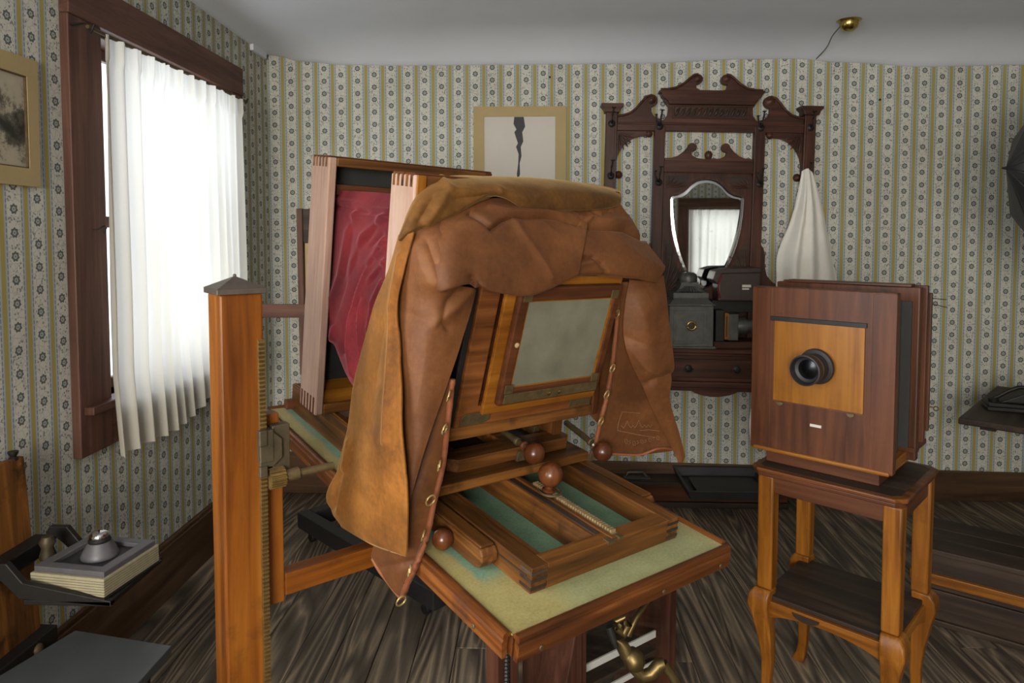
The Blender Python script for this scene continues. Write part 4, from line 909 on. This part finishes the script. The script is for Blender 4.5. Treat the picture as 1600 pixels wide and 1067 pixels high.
# things on the shelf of the hall mirror
sz = .875-.003; sy = YB-.15
ML = empty('magic_lantern', (.815, sy, sz+.0)); tag(ML, 'dark tin magic lantern with domed chimney and brass peephole', 'lantern')
def loft(sec):
    m_ = MB(); n_ = len(sec)
    vs = []; fs = []
    for z, hx, hy in sec: vs += [(-hx, -hy, z), (hx, -hy, z), (hx, hy, z), (-hx, hy, z)]
    for i in range(n_-1):
        for k in range(4): fs.append((i*4+k, i*4+(k+1) % 4, i*4+4+(k+1) % 4, i*4+4+k))
    fs += [(3, 2, 1, 0), tuple(range(4*n_-4, 4*n_))]; return m_.add(vs, fs)
loft([(0, .125, .10), (.012, .125, .10), (.014, .113, .092), (.225, .113, .092), (.226, .121, .099), (.234, .121, .099)]).build('lantern_body', 'pewter', ML, bevel=.002)
loft([(.234, .115, .095), (.262, .088, .075), (.264, .092, .078), (.292, .092, .078), (.294, .075, .065), (.312, .058, .052), (.335, .046, .046), (.345, .046, .046)]).build('lantern_roof', 'pewter', ML, bevel=.002)
MB().lathe([(.046, .34), (.048, .345), (.048, .372), (.044, .385), (.03, .394), (.001, .398)], seg=24).build('chimney_cap', 'pewter', ML, smooth=50)
for i in range(9):
    t = R(-150+i*15); x = .03*math.cos(t)
    MB().tube([(x*1.0+ .0, -.055, .325), (x*2.2, -.075, .297)], [.003, .006], 6).build('roof_flute', 'pewter', ML, smooth=60)
dr = MB().ringprism([(-.092, .03), (.075, .03), (.075, .20), (-.092, .20)], [(-.08, .042), (.063, .042), (.063, .188), (-.08, .188)], -.096, -.092).build('lantern_door', 'pewter', ML, bevel=.001)
MB().tube([(.0-.0+.021*math.cos(t*math.pi/12), -.096, .122+.021*math.sin(t*math.pi/12)) for t in range(24)], .006, 8, True).build('peephole_ring', 'bright_brass', dr, smooth=180)
MB().lathe([(.019, 0), (.001, .001)], (0, -.094, .122), (0, -1, 0), 18).build('peephole', 'black', dr)
MB().box(.04, .10, -.104, -.099, .228, .232).build('roof_catch', 'chrome', ML)
PJ = empty('lens_projector', (1.04, sy+.02, sz)); tag(PJ, 'small dark projector with brass lens barrel beside the magic lantern', 'projector')
MB().box(-.09, -.045, -.075, .06, .035, .20).build('lamp_box', 'iron', PJ, bevel=.003)
MB().box(-.045, -.024, -.08, .06, .045, .185).build('wooden_slide', 'honey_z', PJ, bevel=.002)
MB().box(-.038, -.032, -.0805, -.079, .06, .17).build('slide_slot', 'black', PJ)
MB().box(-.024, .028, -.075, .06, .04, .18).build('lens_box', 'pewter', PJ, bevel=.003)
MB().lathe([(.045, 0), (.047, .004), (.047, .05), (.036, .052), (.036, .09)], (.028, -.02, .11), (1, 0, 0), 24).build('lens_barrel', 'pewter', PJ, smooth=40)
MB().lathe([(.034, 0), (.040, .004), (.040, .03), (.036, .034), (.036, .06), (.041, .064), (.041, .075), (.03, .075)], (.118, -.02, .11), (1, 0, 0), 24).build('brass_barrel', 'bright_brass', PJ, smooth=40)
MB().lathe([(.008, 0), (.008, .012), (.004, .016)], (.12, -.03, .07), (0, 0, -1), 10).build('focus_screw', 'bright_brass', PJ, smooth=40)
MB().box(-.10, .20, -.085, .07, 0, .035).build('projector_base', 'hall_x', PJ, bevel=.003)
MB().box(-.09, .15, .0, .08, .18, .245).build('projector_top', 'iron', PJ, bevel=.003)
LC = empty('leather_camera', (1.055, sy+.0, sz+.245)); tag(LC, 'brown leather box camera with flap and pale label above the projector', 'camera')
MB().box(-.095, .125, -.05, .07, 0, .155).build('camera_body', 'leather', LC, bevel=.01, seg=3)
MB().prism([(-.125, .115), (-.11, .158), (-.06, .172), (.12, .178), (.125, .152), (-.08, .145), (-.10, .09)], -.06, .075).build('leather_flap', 'leather', LC, bevel=.004)
MB().box(.03, .075, -.0515, -.049, .075, .088).box(.03, .065, -.0515, -.049, .062, .07).build('pale_label', 'white_tag', LC)
MB().tube([(-.085, -.053, .02), (-.098, -.06, .06), (-.095, -.06, .10), (-.08, -.053, .135)], .006, 8).build('carry_strap', 'redvelvet', LC, smooth=60)

# ================================================================== PICTURES
P2 = empty('matted_print', (-.082, YB, 1.70)); tag(P2, 'cream matted print with a dark vertical smear on the far wall', 'picture')
MB().ringprism([(-.255, -.02), (.255, -.02), (.255, .47), (-.255, .47)], [(-.197, .04), (.195, .04), (.195, .415), (-.197, .415)], -.012, -.002).build('mat_board', 'mat', P2, bevel=.001)
MB().box(-.205, .205, -.005, -.002, .03, .425).build('print_sheet', 'photo2', P2)
sm_ = [(-.03, .413), (.022, .413), (.030, .36), (.014, .33), (.020, .28), (.006, .25), (.010, .20), (.0, .16), (.002, .10), (-.012, .06), (-.016, .10), (-.008, .16), (-.006, .21), (-.020, .25), (-.010, .27), (-.030, .33), (-.018, .345), (-.034, .375)]
MB().prism(sm_, -.0055, -.005).build('ink_smear', 'ink', P2)
P1 = empty('matted_photograph', (XL, 1.85, 1.60)); tag(P1, 'cream matted landscape photograph beside the window', 'picture')
f_ = lambda a_, b_, d: (d, a_, b_)
MB().ringprism([(-.18, .0), (.155, .0), (.160, .372), (-.18, .372)], [(-.115, .052), (.113, .052), (.113, .318), (-.115, .318)], .002, .014, f_).build('mat_board', 'mat', P1, bevel=.001)
MB().ringprism([(-.117, .050), (.115, .050), (.115, .320), (-.117, .320)], [(-.112, .055), (.110, .055), (.110, .315), (-.112, .315)], .003, .0125, f_).build('gilt_edge', 'brass', P1)
ph = MB().box(.003, .005, -.12, .12, -.14, .14).build('photo_sheet', 'photo1', P1); ph.location = (0, 0, .185)

# ================================================================== CEILING ROSE
cr_ = onz(1327, 30, 2.50)
CR = empty('ceiling_rose', (cr_.x, cr_.y, 2.515)); tag(CR, 'brass ceiling rose with a thin cord running to the wall', 'ceiling light')
MB().lathe([(.064, .0), (.066, -.008), (.058, -.014), (.060, -.02), (.046, -.026), (.044, -.03)], seg=32).build('rose_plate', 'bright_brass', CR, smooth=40)
MB().lathe([(.043, -.028), (.043, -.04), (.036, -.056), (.022, -.068), (.001, -.073)], seg=32).build('rose_dome', 'bright_brass', CR, smooth=60)
e_ = ony(1275, 92, YB-.01)-Vector((cr_.x, cr_.y, 2.515))
MB().tube(spline([(-.04, 0, -.045), (-.03+e_.x*.3, e_.y*.3, -.06), (e_.x*.6, e_.y*.65, e_.z*.75), (e_.x, e_.y, e_.z)], 20), .0028, 6).build('cord', 'pewter', CR, smooth=60)

# ================================================================== SMALL STAND AND BOX CAMERA (frame: x along its front, y away, z up)
zt = .76; so_ = onz(1415, 785, zt); sx_ = -ray(-309, 371); sx_.z = 0; sx_.normalize()
SM = Matrix.Translation((so_.x, so_.y, 0)) @ Matrix.Rotation(math.atan2(sx_.y, sx_.x), 4, 'Z')
SD = empty('plant_stand', matrix=SM); tag(SD, 'honey wooden side table with curved legs and lower shelf under the box camera', 'side table')
def plate(m_, x0, x1, y0, y1, z0, z1, c=.025):
    return m_.prism([(x0+c, y0), (x1-c, y0), (x1, y0+c), (x1, y1-c), (x1-c, y1), (x0+c, y1), (x0, y1-c), (x0, y0+c)], z0, z1, lambda a_, b_, d: (a_, b_, d))
tp = plate(MB(), -.425, 0, 0, .378, .748, .7612).build('table_top', 'mould_x', SD, bevel=.004, seg=3)
plate(MB(), -.405, -.020, .020, .358, .7608, .762, .02).build('top_field', 'dark_x', tp)
plate(MB(), -.420, -.005, .005, .373, .736, .748, .022).build('top_moulding', 'red_x', tp, bevel=.003)
for (x0, x1, y0, y1) in ((-.385, -.035, .024, .042), (-.385, -.035, .336, .354)): boxpart('apron', 'red_x', SD, x0, x1, y0, y1, .685, .737)
for x0 in (-.402, -.036): boxpart('apron', 'red_y', SD, x0, x0+.018, .05, .33, .685, .737)
for lx, ly in ((-.380, .040), (-.034, .040), (-.380, .340), (-.034, .340)):
    ox = -1 if lx < -.2 else 1; oy = -1 if ly < .2 else 1
    m_ = MB(); up_ = [(.736, 0, .024), (.55, 0, .0235), (.385, 0, .023)]
    lo_ = [(.385, .003, .025), (.365, .010, .031), (.335, .012, .032), (.29, .006, .026), (.22, -.002, .020), (.15, -.006, .016), (.08, -.004, .014), (.04, .004, .015), (.02, .012, .019), (.008, .016, .019), (0, .014, .014)]
    for seq, nm in ((up_, 'leg_post'), (lo_, 'leg')):
        vs = []; fs = []
        for z, o_, h_ in seq:
            cx_, cy_ = lx+ox*o_, ly+oy*o_
            vs += [(cx_-h_, cy_-h_, z), (cx_+h_, cy_-h_, z), (cx_+h_, cy_+h_, z), (cx_-h_, cy_+h_, z)]
        for i in range(len(seq)-1):
            for k_ in range(4): fs.append((i*4+k_, i*4+(k_+1) % 4, i*4+4+(k_+1) % 4, i*4+4+k_))
        fs += [(0, 1, 2, 3), tuple(range(4*len(seq)-4, 4*len(seq)))]
        MB().add(vs, fs).build(nm, 'orange_z', SD, bevel=.006, seg=3, smooth=50)
plate(MB(), -.39, -.024, .03, .35, .352, .366, .03).build('shelf', 'dark_x', SD, bevel=.003)
def shaped(L_):
    n_ = 20; return [(L_*i/n_, .352) for i in (0, n_)]+[(L_*(1-i/n_), .312-.022*(abs(2*i/n_-1)**3)+.014*math.sin(math.pi*i/n_)) for i in range(n_+1)]
ra = [(-.385+x, z) for x, z in shaped(.352)]
rl = MB().prism(ra, .020, .036).build('shelf_rail', 'orange_x', SD, bevel=.002); MB().prism(ra, .344, .358).build('shelf_rail', 'orange_x', SD, bevel=.002)
MB().prism([(-.255+.04*math.cos(R(t)), .345+.02*math.sin(R(t))) for t in range(180, 361, 15)], .0185, .020).build('inlay', 'dark_x', rl)
for x0, x1 in ((-.400, -.386), (-.030, -.016)): MB().prism([(.04+y, z) for y, z in shaped(.30)], x0, x1, lambda a_, b_, d: (d, a_, b_)).build('shelf_rail', 'orange_y', SD, bevel=.002)

BC = empty('box_camera', matrix=SM @ Matrix.Translation((0, 0, .762))); tag(BC, 'red-brown wooden box camera with black lens standing on the side table', 'camera')
def bc(name, mat, *a_, par=BC, bevel=.002): return boxpart(name, mat, par, *a_, bevel=bevel)
bc('base_plinth', 'red_x', -.405, -.085, .075, .34, 0, .040)
bc('base_step', 'orange_x', -.435, -.052, .042, .36, .040, .052, bevel=.005)
fp = MB().ringprism([(-.444, .042), (-.046, .042), (-.046, .540), (-.444, .540)], [(-.375, .200), (-.124, .200), (-.124, .448), (-.375, .448)], .050, .085).build('front_panel', 'red_z', BC, bevel=.003)
bc('panel_stile', 'red_z', -.4445, -.385, .0495, .06, .046, .536, par=fp, bevel=.001); bc('panel_stile', 'red_z', -.105, -.0455, .0495, .06, .046, .536, par=fp, bevel=.001)
lb = bc('lens_board', 'honey_z', -.376, -.123, .047, .060, .199, .444)
bc('board_strip', 'iron', -.386, -.118, .043, .050, .440, .453, par=lb, bevel=.001)
for x in (-.355, -.155): MB().prism([(x-.012, .196), (x+.012, .196), (x+.008, .188), (x, .184), (x-.008, .188)], .045, .050).build('board_clip', 'brass', lb, bevel=.001)
bc('number_tag', 'white_tag', -.265, -.233, .047, .050, .139, .147, bevel=.0005)
lc_ = Vector((-.248, .047, .318)); ld = Vector((-.10, -1, -.05))
le = MB().lathe([(.050, 0), (.052, .004), (.050, .012), (.040, .014), (.040, .022)], lc_, ld, 36).build('lens_flange', 'black', lb, smooth=40)
MB().lathe([(.039, .014), (.039, .05), (.043, .053), (.044, .075), (.040, .076), (.036, .060), (.030, .056), (.001, .050)], lc_, ld, 36).build('lens_barrel', 'black', le, smooth=40)
MB().lathe([(.0395, .040), (.0405, .042), (.0395, .044)], lc_, ld, 36).build('lens_ring', 'brass', le, smooth=40)
s = NT('lens_glass_dark'); M['lensglass'] = s.fin(S(8, 9, 11), .22, spec=.35)
MB().lathe([(.032, .054), (.022, .058), (.001, .060)], lc_, ld, 28).build('lens_glass', 'lensglass', le, smooth=60)
bc('front_side', 'red_z', -.440, -.430, .085, .13, .052, .535)
for i in range(7):                                     # folded black bellows
    y0 = .105+.0135*i; q_ = .012*(i % 2)
    MB().ringprism([(-.415-q_, .085-q_), (-.080+q_, .085-q_), (-.080+q_, .500+q_), (-.415-q_, .500+q_)], [(-.38, .12), (-.115, .12), (-.115, .465), (-.38, .465)], y0, y0+.0125).build('bellows_fold', 'blackboard', BC, bevel=.002)
MB().ringprism([(-.436, .052), (-.028, .052), (-.028, .548), (-.436, .548)], [(-.40, .09), (-.082, .09), (-.082, .505), (-.40, .505)], .205, .235).build('rear_frame', 'red_z', BC, bevel=.003)
bc('bellows_plate', 'blackboard', -.42, -.046, .197, .2045, .088, .508, bevel=.001)
bc('rear_frame_top', 'red_x', -.40, -.05, .200, .248, .548, .556)
bc('ground_glass_back', 'red_z', -.43, -.018, .240, .262, .10, .552); bc('back_spring_frame', 'red_z', -.41, -.012, .262, .278, .13, .53)
bc('bed_rail', 'orange_y', -.42, -.37, .08, .35, .052, .062); bc('bed_rail', 'orange_y', -.11, -.05, .08, .35, .052, .075)
bc('bed_foot', 'red_y', -.10, -.030, .20, .335, .075, .09); bc('back_latch', 'red_y', -.03, -.016, .262, .30, .155, .175)
MB().tube([(-.022, .27, .20), (-.004, .275, .20)], .0025, 8).tube([(.004+.006*math.cos(t*math.pi/8), .275, .197+.006*math.sin(t*math.pi/8)) for t in range(16)], .002, 6, True).build('eye_screw', 'brass', BC, smooth=60)
MB().tube([(-.022, .27, .515), (.02, .285, .512)], .0012, 6).tube([(-.022, .27, .50), (.012, .28, .492), (.022, .285, .49)], .0012, 6).build('hinge_wire', 'iron', BC)

# ================================================================== AT THE FAR WALL, ON THE FLOOR
LB = empty('low_platform', (.9, YB-.026, 0)); tag(LB, 'low dark wooden platform along the far wall under the hall mirror', 'platform')
boxpart('platform_top', 'dark_x', LB, -1.05, .46, -.135, 0, .115, .137, .004); boxpart('platform_front', 'red_x', LB, -1.05, .46, -.125, -.105, .03, .115, .003); boxpart('platform_foot', 'dark_x', LB, -1.05, .46, -.145, -.09, 0, .03, .004)
TY = empty('black_tray', (1.0, YB-.24, .1385)); tag(TY, 'shallow black developing tray lying on the low platform', 'tray')
def tray(hx, hy, h_, fl_):
    o_, i_ = [(-hx, -hy), (hx, -hy), (hx, hy), (-hx, hy)], [(-hx+fl_, -hy+fl_), (hx-fl_, -hy+fl_), (hx-fl_, hy-fl_), (-hx+fl_, hy-fl_)]
    m_ = MB(); b_ = [(x*.93, y*.93) for x, y in o_]; bi_ = [(x*.92, y*.92) for x, y in i_]
    vs = [(x, y, 0) for x, y in b_]+[(x, y, h_) for x, y in o_]+[(x, y, h_) for x, y in i_]+[(x, y, .006) for x, y in bi_]
    fs = [(3, 2, 1, 0), (12, 13, 14, 15)]
    for r_ in range(3):
        for k_ in range(4): fs.append((r_*4+k_, r_*4+(k_+1) % 4, r_*4+4+(k_+1) % 4, r_*4+4+k_))
    return m_.add(vs, fs)
t1 = tray(.235, .19, .052, .014).build('tray_dish', 'black', TY, bevel=.003)
MB().box(-.17, .17, -.11, .10, .02, .024).box(-.15, .15, -.09, .08, 0.006, .02).build('tray_plate', 'black', TY, bevel=.002)
hd = onz(995, 745, .137)
MH = MB().tube([(hd.x-.06, YB-.10, .142), (hd.x-.05, YB-.10, .168), (hd.x+.03, YB-.10, .172), (hd.x+.055, YB-.10, .142)], .007, 8).box(hd.x-.075, hd.x+.07, YB-.12, YB-.08, .1375, .145).build('tin_handle', 'pewter', smooth=50)
tag(MH, 'small grey tin handle lying on the platform beside the tray', 'handle')

# low black frame on castors under the green table
BFo = Vector((-1.10, 3.16, 0)); bd_ = (Vector((-.42, 2.52, 0))-BFo); bl_ = bd_.length; bfz = math.atan2(bd_.y, bd_.x)
BF = empty('dolly_frame', BFo, bfz); tag(BF, 'low black wooden dolly frame on castors behind the studio stand', 'dolly')
for a_ in ((0, bl_+.06, 0, .06), (0, bl_+.06, .40, .46)): boxpart('side_rail', 'black', BF, a_[0]-.06, a_[1], a_[2], a_[3], .05, .125, .004)
for x0 in (-.06, bl_): boxpart('end_rail', 'black', BF, x0, x0+.06, .06, .40, .05, .125, .004)
for x, y in ((.03, .03), (bl_-.02, .03), (.03, .43), (bl_-.02, .43)):
    c_ = MB().box(x-.012, x+.012, y-.016, y+.016, .03, .05).build('castor', 'iron', BF, bevel=.002)
    MB().lathe([(.001, -.012), (.02, -.012), (.022, -.008), (.022, .008), (.02, .012), (.001, .012)], (x, y, .022), (0, 1, 0), 18).build('wheel', 'iron', c_, smooth=40)

# dark glazed case standing under the table
c0_ = onz(895, 1120, 0); CS = empty('glazed_case', (.19, 1.92, 0), R(38)); tag(CS, 'dark wooden case with a glass front standing on the floor beneath the table', 'case')
for x0 in (-.19, .16): boxpart('case_stile', 'hall_z', CS, x0, x0+.03, -.12, .12, .0, .47, .003)
boxpart('case_top', 'hall_x', CS, -.19, .19, -.12, .12, .47, .49, .003); boxpart('case_base', 'hall_x', CS, -.20, .20, -.135, .13, 0, .05, .004); boxpart('case_rail', 'hall_x', CS, -.16, .16, -.12, -.09, .05, .10, .003)
boxpart('case_back', 'black', CS, -.16, .16, .10, .115, .05, .47, 0)
boxpart('shelf_board', 'dark_x', CS, -.16, .16, -.08, .10, .235, .247, .002)
for z0, z1 in ((.285, .305), (.20, .215)): boxpart('paper_strip', 'glasspale', CS, -.15, .15, -.078, -.073, z0, z1, 0)
boxpart('glass_front', 'glass', CS, -.16, .16, -.104, -.101, .10, .47, 0)
MB().prism([(-.19, .05), (-.19, .46), (-.215, .44), (-.27, .22), (-.25, .05)], -.135, -.03).build('case_wing', 'hall_z', CS, bevel=.003)

# ================================================================== RIGHT SIDE
ch = onz(1475, 978, 0); ch2 = onz(1600, 1015, 0); cz_ = math.atan2(ch2.y-ch.y, ch2.x-ch.x)
CH = empty('wooden_chest', (ch.x, ch.y, 0), cz_); tag(CH, 'low dark plank chest with a pale orange batten along its front', 'chest')
for i, (y0, y1) in enumerate(((-.015, .10), (.102, .21), (.212, .33))): boxpart('lid_plank', 'dark_x', CH, -.12, 1.0, y0, y1, .268, .288, .003)
for z0, z1 in ((.012, .13), (.133, .266)): boxpart('front_plank', 'dark_x', CH, -.10, .98, .0, .02, z0, z1, .003)
boxpart('batten', 'orange_x', CH, -.115, .98, -.022, 0, .158, .196, .003); boxpart('foot_moulding', 'dark_x', CH, -.11, .99, -.014, .02, 0, .022, .004)
boxpart('chest_side', 'dark_y', CH, -.10, -.08, .02, .30, .0, .266, .003); boxpart('chest_side', 'dark_y', CH, .96, .98, .02, .30, .0, .266, .003); boxpart('back_plank', 'dark_x', CH, -.10, .98, .30, .32, 0, .266, .003)

ta = onz(1497, 652, .665); tb = onz(1565, 596, .665); tz = math.atan2(tb.y-ta.y, tb.x-ta.x)
TR = empty('corner_table', (ta.x, ta.y, 0), tz-R(90)); tag(TR, 'dark table with pedestal in the right corner of the far wall', 'table')
boxpart('table_top', 'dark_y', TR, 0, .70, 0, .90, .637, .665, .005); boxpart('apron_block', 'dark_y', TR, .06, .12, .12, .70, .60, .637, .003); boxpart('apron_block', 'dark_y', TR, .24, .60, .12, .70, .60, .637, .003)
MB().lathe([(.05, .02), (.045, .06), (.03, .10), (.05, .2), (.035, .4), (.06, .56), (.10, .60)], (.42, .42, 0), seg=24).build('pedestal', 'dark_z', TR, smooth=50)
for k_ in range(4): o_ = MB().box(.02, .28, -.025, .025, 0, .045).build('foot', 'dark_x', TR, bevel=.004); o_.location = (.42, .42, 0); o_.rotation_euler = (0, 0, R(45+90*k_))
TYo = onz(1575, 640, .665); PRS = empty('seal_press', (TYo.x+.02, TYo.y, .666), R(-20)); tag(PRS, 'black cast iron seal press with bent handle on the corner table', 'press')
MB().box(-.11, .14, -.06, .06, 0, .018).box(-.105, .13, -.055, .055, .018, .035).build('press_base', 'iron', PRS, bevel=.004)
MB().prism([(-.06, .035), (.12, .035), (.13, .07), (.10, .10), (.04, .085), (-.02, .055)], -.035, .035).build('press_arm', 'iron', PRS, bevel=.006)
MB().tube([(-.075, 0, .05), (-.06, 0, .055), (-.02, 0, .085), (.02, 0, .105), (.08, 0, .108), (.14, 0, .115)], .009, 10).build('press_handle', 'iron', PRS, smooth=60)
MB().lathe([(.02, 0), (.022, .012), (.014, .018)], (-.075, 0, .035), seg=16).build('press_foot', 'iron', PRS, smooth=50)

ut = ony(1571, 262, 2.6); UMB = empty('black_umbrella', (ut.x, ut.y, ut.z)); tag(UMB, 'black light umbrella on a pole cut off by the right edge', 'umbrella')
def ucone(t): a_ = t*.30; return a_, .05+.0+.40*math.sin(min(1, t)*1.25)/math.sin(1.25)
for k_ in range(8):
    g_ = []
    for i in range(9):
        t = i/8; x, r_ = t*.27+.004, .40*t+.002; row = []
        for j in range(7):
            q_ = j/6; an = R(45*(k_+q_)+22); rr = r_*(1-.07*math.sin(math.pi*q_)*t); row.append(Vector((x+.012*math.sin(math.pi*q_)*t, rr*math.cos(an), rr*math.sin(an))))
        g_.append(row)
    MB().grid(g_).build('canopy_panel', 'black', UMB, smooth=180, solid=.002)
    an = R(45*k_+22); MB().tube([(i/8*.27+.008, .40*i/8*math.cos(an), .40*i/8*math.sin(an)) for i in range(9)], .003, 6).build('rib', 'iron', UMB, smooth=60)
MB().tube([(-.012, 0, 0), (.0, 0, 0), (.42, 0, 0)], [.003, .006, .006], 10).build('shaft', 'iron', UMB, smooth=60)
MB().tube([(.42, 0, .05), (.42, 0, -ut.z+.3)], .011, 12).build('pole', 'iron', UMB, smooth=60)
for k_ in range(3): an = R(100+120*k_); MB().tube([(.42, 0, -ut.z+.45), (.42+.26*math.cos(an), .26*math.sin(an), -ut.z+.008)], .008, 8).build('leg', 'iron', UMB, smooth=60)

# ================================================================== LEFT SIDE
SLB = empty('plate_holder_stand', (XL+.03, 1.70, 0)); tag(SLB, 'tall brown board stand with black clamp arm against the side wall', 'stand')
MB().hexa([(.075, -.14, .0), (.075, .125, .0), (.095, .125, .0), (.095, -.14, .0), (.03, -.14, .865), (.03, .115, .848), (.05, .115, .848), (.05, -.14, .865)]).build('board', 'cam_z', SLB, bevel=.003)
MB().lathe([(.012, 0), (.012, .006), (.008, .010), (.013, .02), (.013, .024)], (.04, .088, .845), seg=16).build('top_knob', 'iron', SLB, smooth=40)
for x, z in ((.06, .83),): MB().lathe([(.004, 0), (.004, .002), (.001, .003)], (.052, .10, .83), (1, 0, 0), 10).build('screw_head', 'brass', SLB)
MB().box(.062, .115, -.14, .135, .30, .36).build('lower_band', 'iron', SLB, bevel=.004)
MB().lathe([(.016, 0), (.016, .004), (.010, .009), (.001, .011)], (.115, .055, .335), (1, 0, 0), 16).build('band_stud', 'brass', SLB, smooth=50)
MB().box(.058, .11, -.14, .135, .575, .62).build('clamp_band', 'iron', SLB, bevel=.004)
bkz = .565
ar = MB()
ar.prism([(.09, .60), (.11, .648), (.16, .648), (.20, .60), (.42, .558), (.42, .545), (.19, .560), (.15, .60), (.125, .62), (.11, .585)], .118, .135, lambda a_, b_, d: (a_, d, b_))
ar.prism([(.09, .60), (.11, .648), (.16, .648), (.20, .60), (.42, .558), (.42, .545), (.19, .560), (.15, .60), (.125, .62), (.11, .585)], -.10, -.083, lambda a_, b_, d: (a_, d, b_))
ar.box(.20, .42, -.10, .135, .545, .558)
ar.build('clamp_arm', 'iron', SLB, bevel=.002)
MB().lathe([(.018, 0), (.02, .01), (.014, .03), (.02, .045), (.012, .06)], (.17, .03, .60), (0, 0, 1), 16).build('clamp_screw', 'dark_brass', SLB, smooth=50)
BKo = Vector((XL+.03+.31, 1.715, .5595)); BOOK = empty('thick_book', BKo, R(-8)); tag(BOOK, 'thick cream-paged book lying on the black clamp arm', 'book')
MB().box(-.105, .105, -.095, .105, .004, .05).build('page_block', 'paper', BOOK, bevel=.002)
m_ = MB()
for i in range(6): m_.box(-.1055, .1055, -.0955, .1055, .010+.0065*i, .0106+.0065*i)
m_.build('page_line', 'dark_x', BOOK); MB().box(-.11, .11, -.10, .11, 0, .004).build('back_cover', 'iron', BOOK, bevel=.001)
PF = empty('contact_printer', BKo+Vector((0, 0, .0505)), R(-8)); tag(PF, 'grey open contact printing tray resting on the thick book', 'printer')
MB().ringprism([(-.10, -.088), (.10, -.088), (.10, .098), (-.10, .098)], [(-.072, -.06), (.072, -.06), (.072, .07), (-.072, .07)], .0, .014, lambda a_, b_, d: (a_, b_, d)).build('frame_border', 'book_cover', PF, bevel=.002)
MB().box(-.072, .072, -.06, .07, 0, .003).build('frame_bottom', 'black', PF)
BEL = empty('counter_bell', BKo+Vector((.005, .01, .0540))); BEL.scale = (.8, .8, .78); tag(BEL, 'grey conical counter bell with chrome top in the plate frame', 'bell')
MB().lathe([(.056, 0), (.056, .006), (.050, .020), (.036, .046), (.034, .050)], seg=32).build('bell_base', 'book_cover', BEL, smooth=40)
MB().lathe([(.033, .050), (.034, .056), (.030, .062), (.026, .066)], seg=32).build('bell_collar', 'iron', BEL, smooth=40)
MB().lathe([(.026, .064), (.030, .066), (.030, .072), (.024, .080), (.012, .085), (.001, .086)], seg=32).build('bell_button', 'chrome', BEL, smooth=50)
zs = .42; c1_, c2_, c3_ = onz(118, 984, zs), onz(268, 1008, zs), onz(215, 1067, zs)
SLT = empty('slate_table', (c2_.x, c2_.y, 0)); tag(SLT, 'flat dark slate-grey tabletop in the lower left corner', 'table')
MB().prism([(c1_.x-c2_.x, c1_.y-c2_.y), (0, 0), (c3_.x-c2_.x, c3_.y-c2_.y-.18), (c1_.x-c2_.x-.12, c1_.y-c2_.y-.42)], zs-.022, zs, lambda a_, b_, d: (a_, b_, d)).build('table_slab', 'slab', SLT, bevel=.002)
for x, y in ((-.05, -.05), (-.05, -.28), (-.28, -.06), (-.30, -.30)): boxpart('leg', 'iron', SLT, x-.015, x+.015, y-.015, y+.015, 0, zs-.022, .002)

# framed reflector panel behind the lens end of the studio camera
EB = CAM+ray(770, 420)*2.75; EZ = empty('reflector_stand', (EB.x, EB.y, 0)); tag(EZ, 'mauve-brown framed reflector panel on a stand behind the lens end of the camera', 'reflector')
def ep(px, py, d=2.75): return CAM+ray(px, py)*d-Vector((EB.x, EB.y, 0))
a_, b_ = ep(467, 325), ep(473, 585)
def stile(p0, p1, nm):
    MB().hexa([(p1.x-.012, p1.y, p1.z), (p1.x+.012, p1.y, p1.z), (p1.x+.012, p1.y+.03, p1.z), (p1.x-.012, p1.y+.03, p1.z), (p0.x-.012, p0.y, p0.z), (p0.x+.012, p0.y, p0.z), (p0.x+.012, p0.y+.03, p0.z), (p0.x-.012, p0.y+.03, p0.z)]).build(nm, 'case_z', EZ, bevel=.003)
stile(a_, b_, 'frame_stile'); stile(a_+Vector((.74, 0, 0)), b_+Vector((.74, 0, 0)), 'frame_stile')
MB().box(a_.x+.012, a_.x+.73, a_.y+.004, a_.y+.02, a_.z-.14, a_.z-.002).build('dark_panel', 'dark_x', EZ, bevel=.003)
MB().box(a_.x+.020, a_.x+.73, a_.y+.006, a_.y+.012, a_.z-.60, a_.z-.14).build('pale_panel', 'mat', EZ)
c_, d_ = ep(408, 475), ep(408, 496)
MB().box(c_.x-.06, a_.x+.74, a_.y-.022, a_.y-.001, d_.z, c_.z).build('cross_bar', 'case_x', EZ, bevel=.003)
MB().box(-.02, .02, a_.y+.02, a_.y+.05, .03, a_.z-.1).build('stand_pole', 'case_z', EZ, bevel=.003)
for x0 in (-.06, .0): MB().box(x0, x0+.06, a_.y-.12, a_.y+.2, 0, .03).build('foot', 'case_y', EZ, bevel=.003)

# small nails left in the wallpaper
for (px, py, lab) in ((859, 121, 'small dark nail in the wallpaper above the matted print'), (1373, 156, 'small dark nail in the wallpaper right of the hall mirror')):
    p_ = ony(px, py, YB); o_ = MB().lathe([(.002, 0), (.002, .012), (.006, .013), (.006, .015), (.001, .016)], (0, 0, 0), (0, -1, 0), 10).build('wall_nail', 'iron', smooth=40); o_.location = p_
    tag(o_, lab, 'nail', 'nails in the far wall')
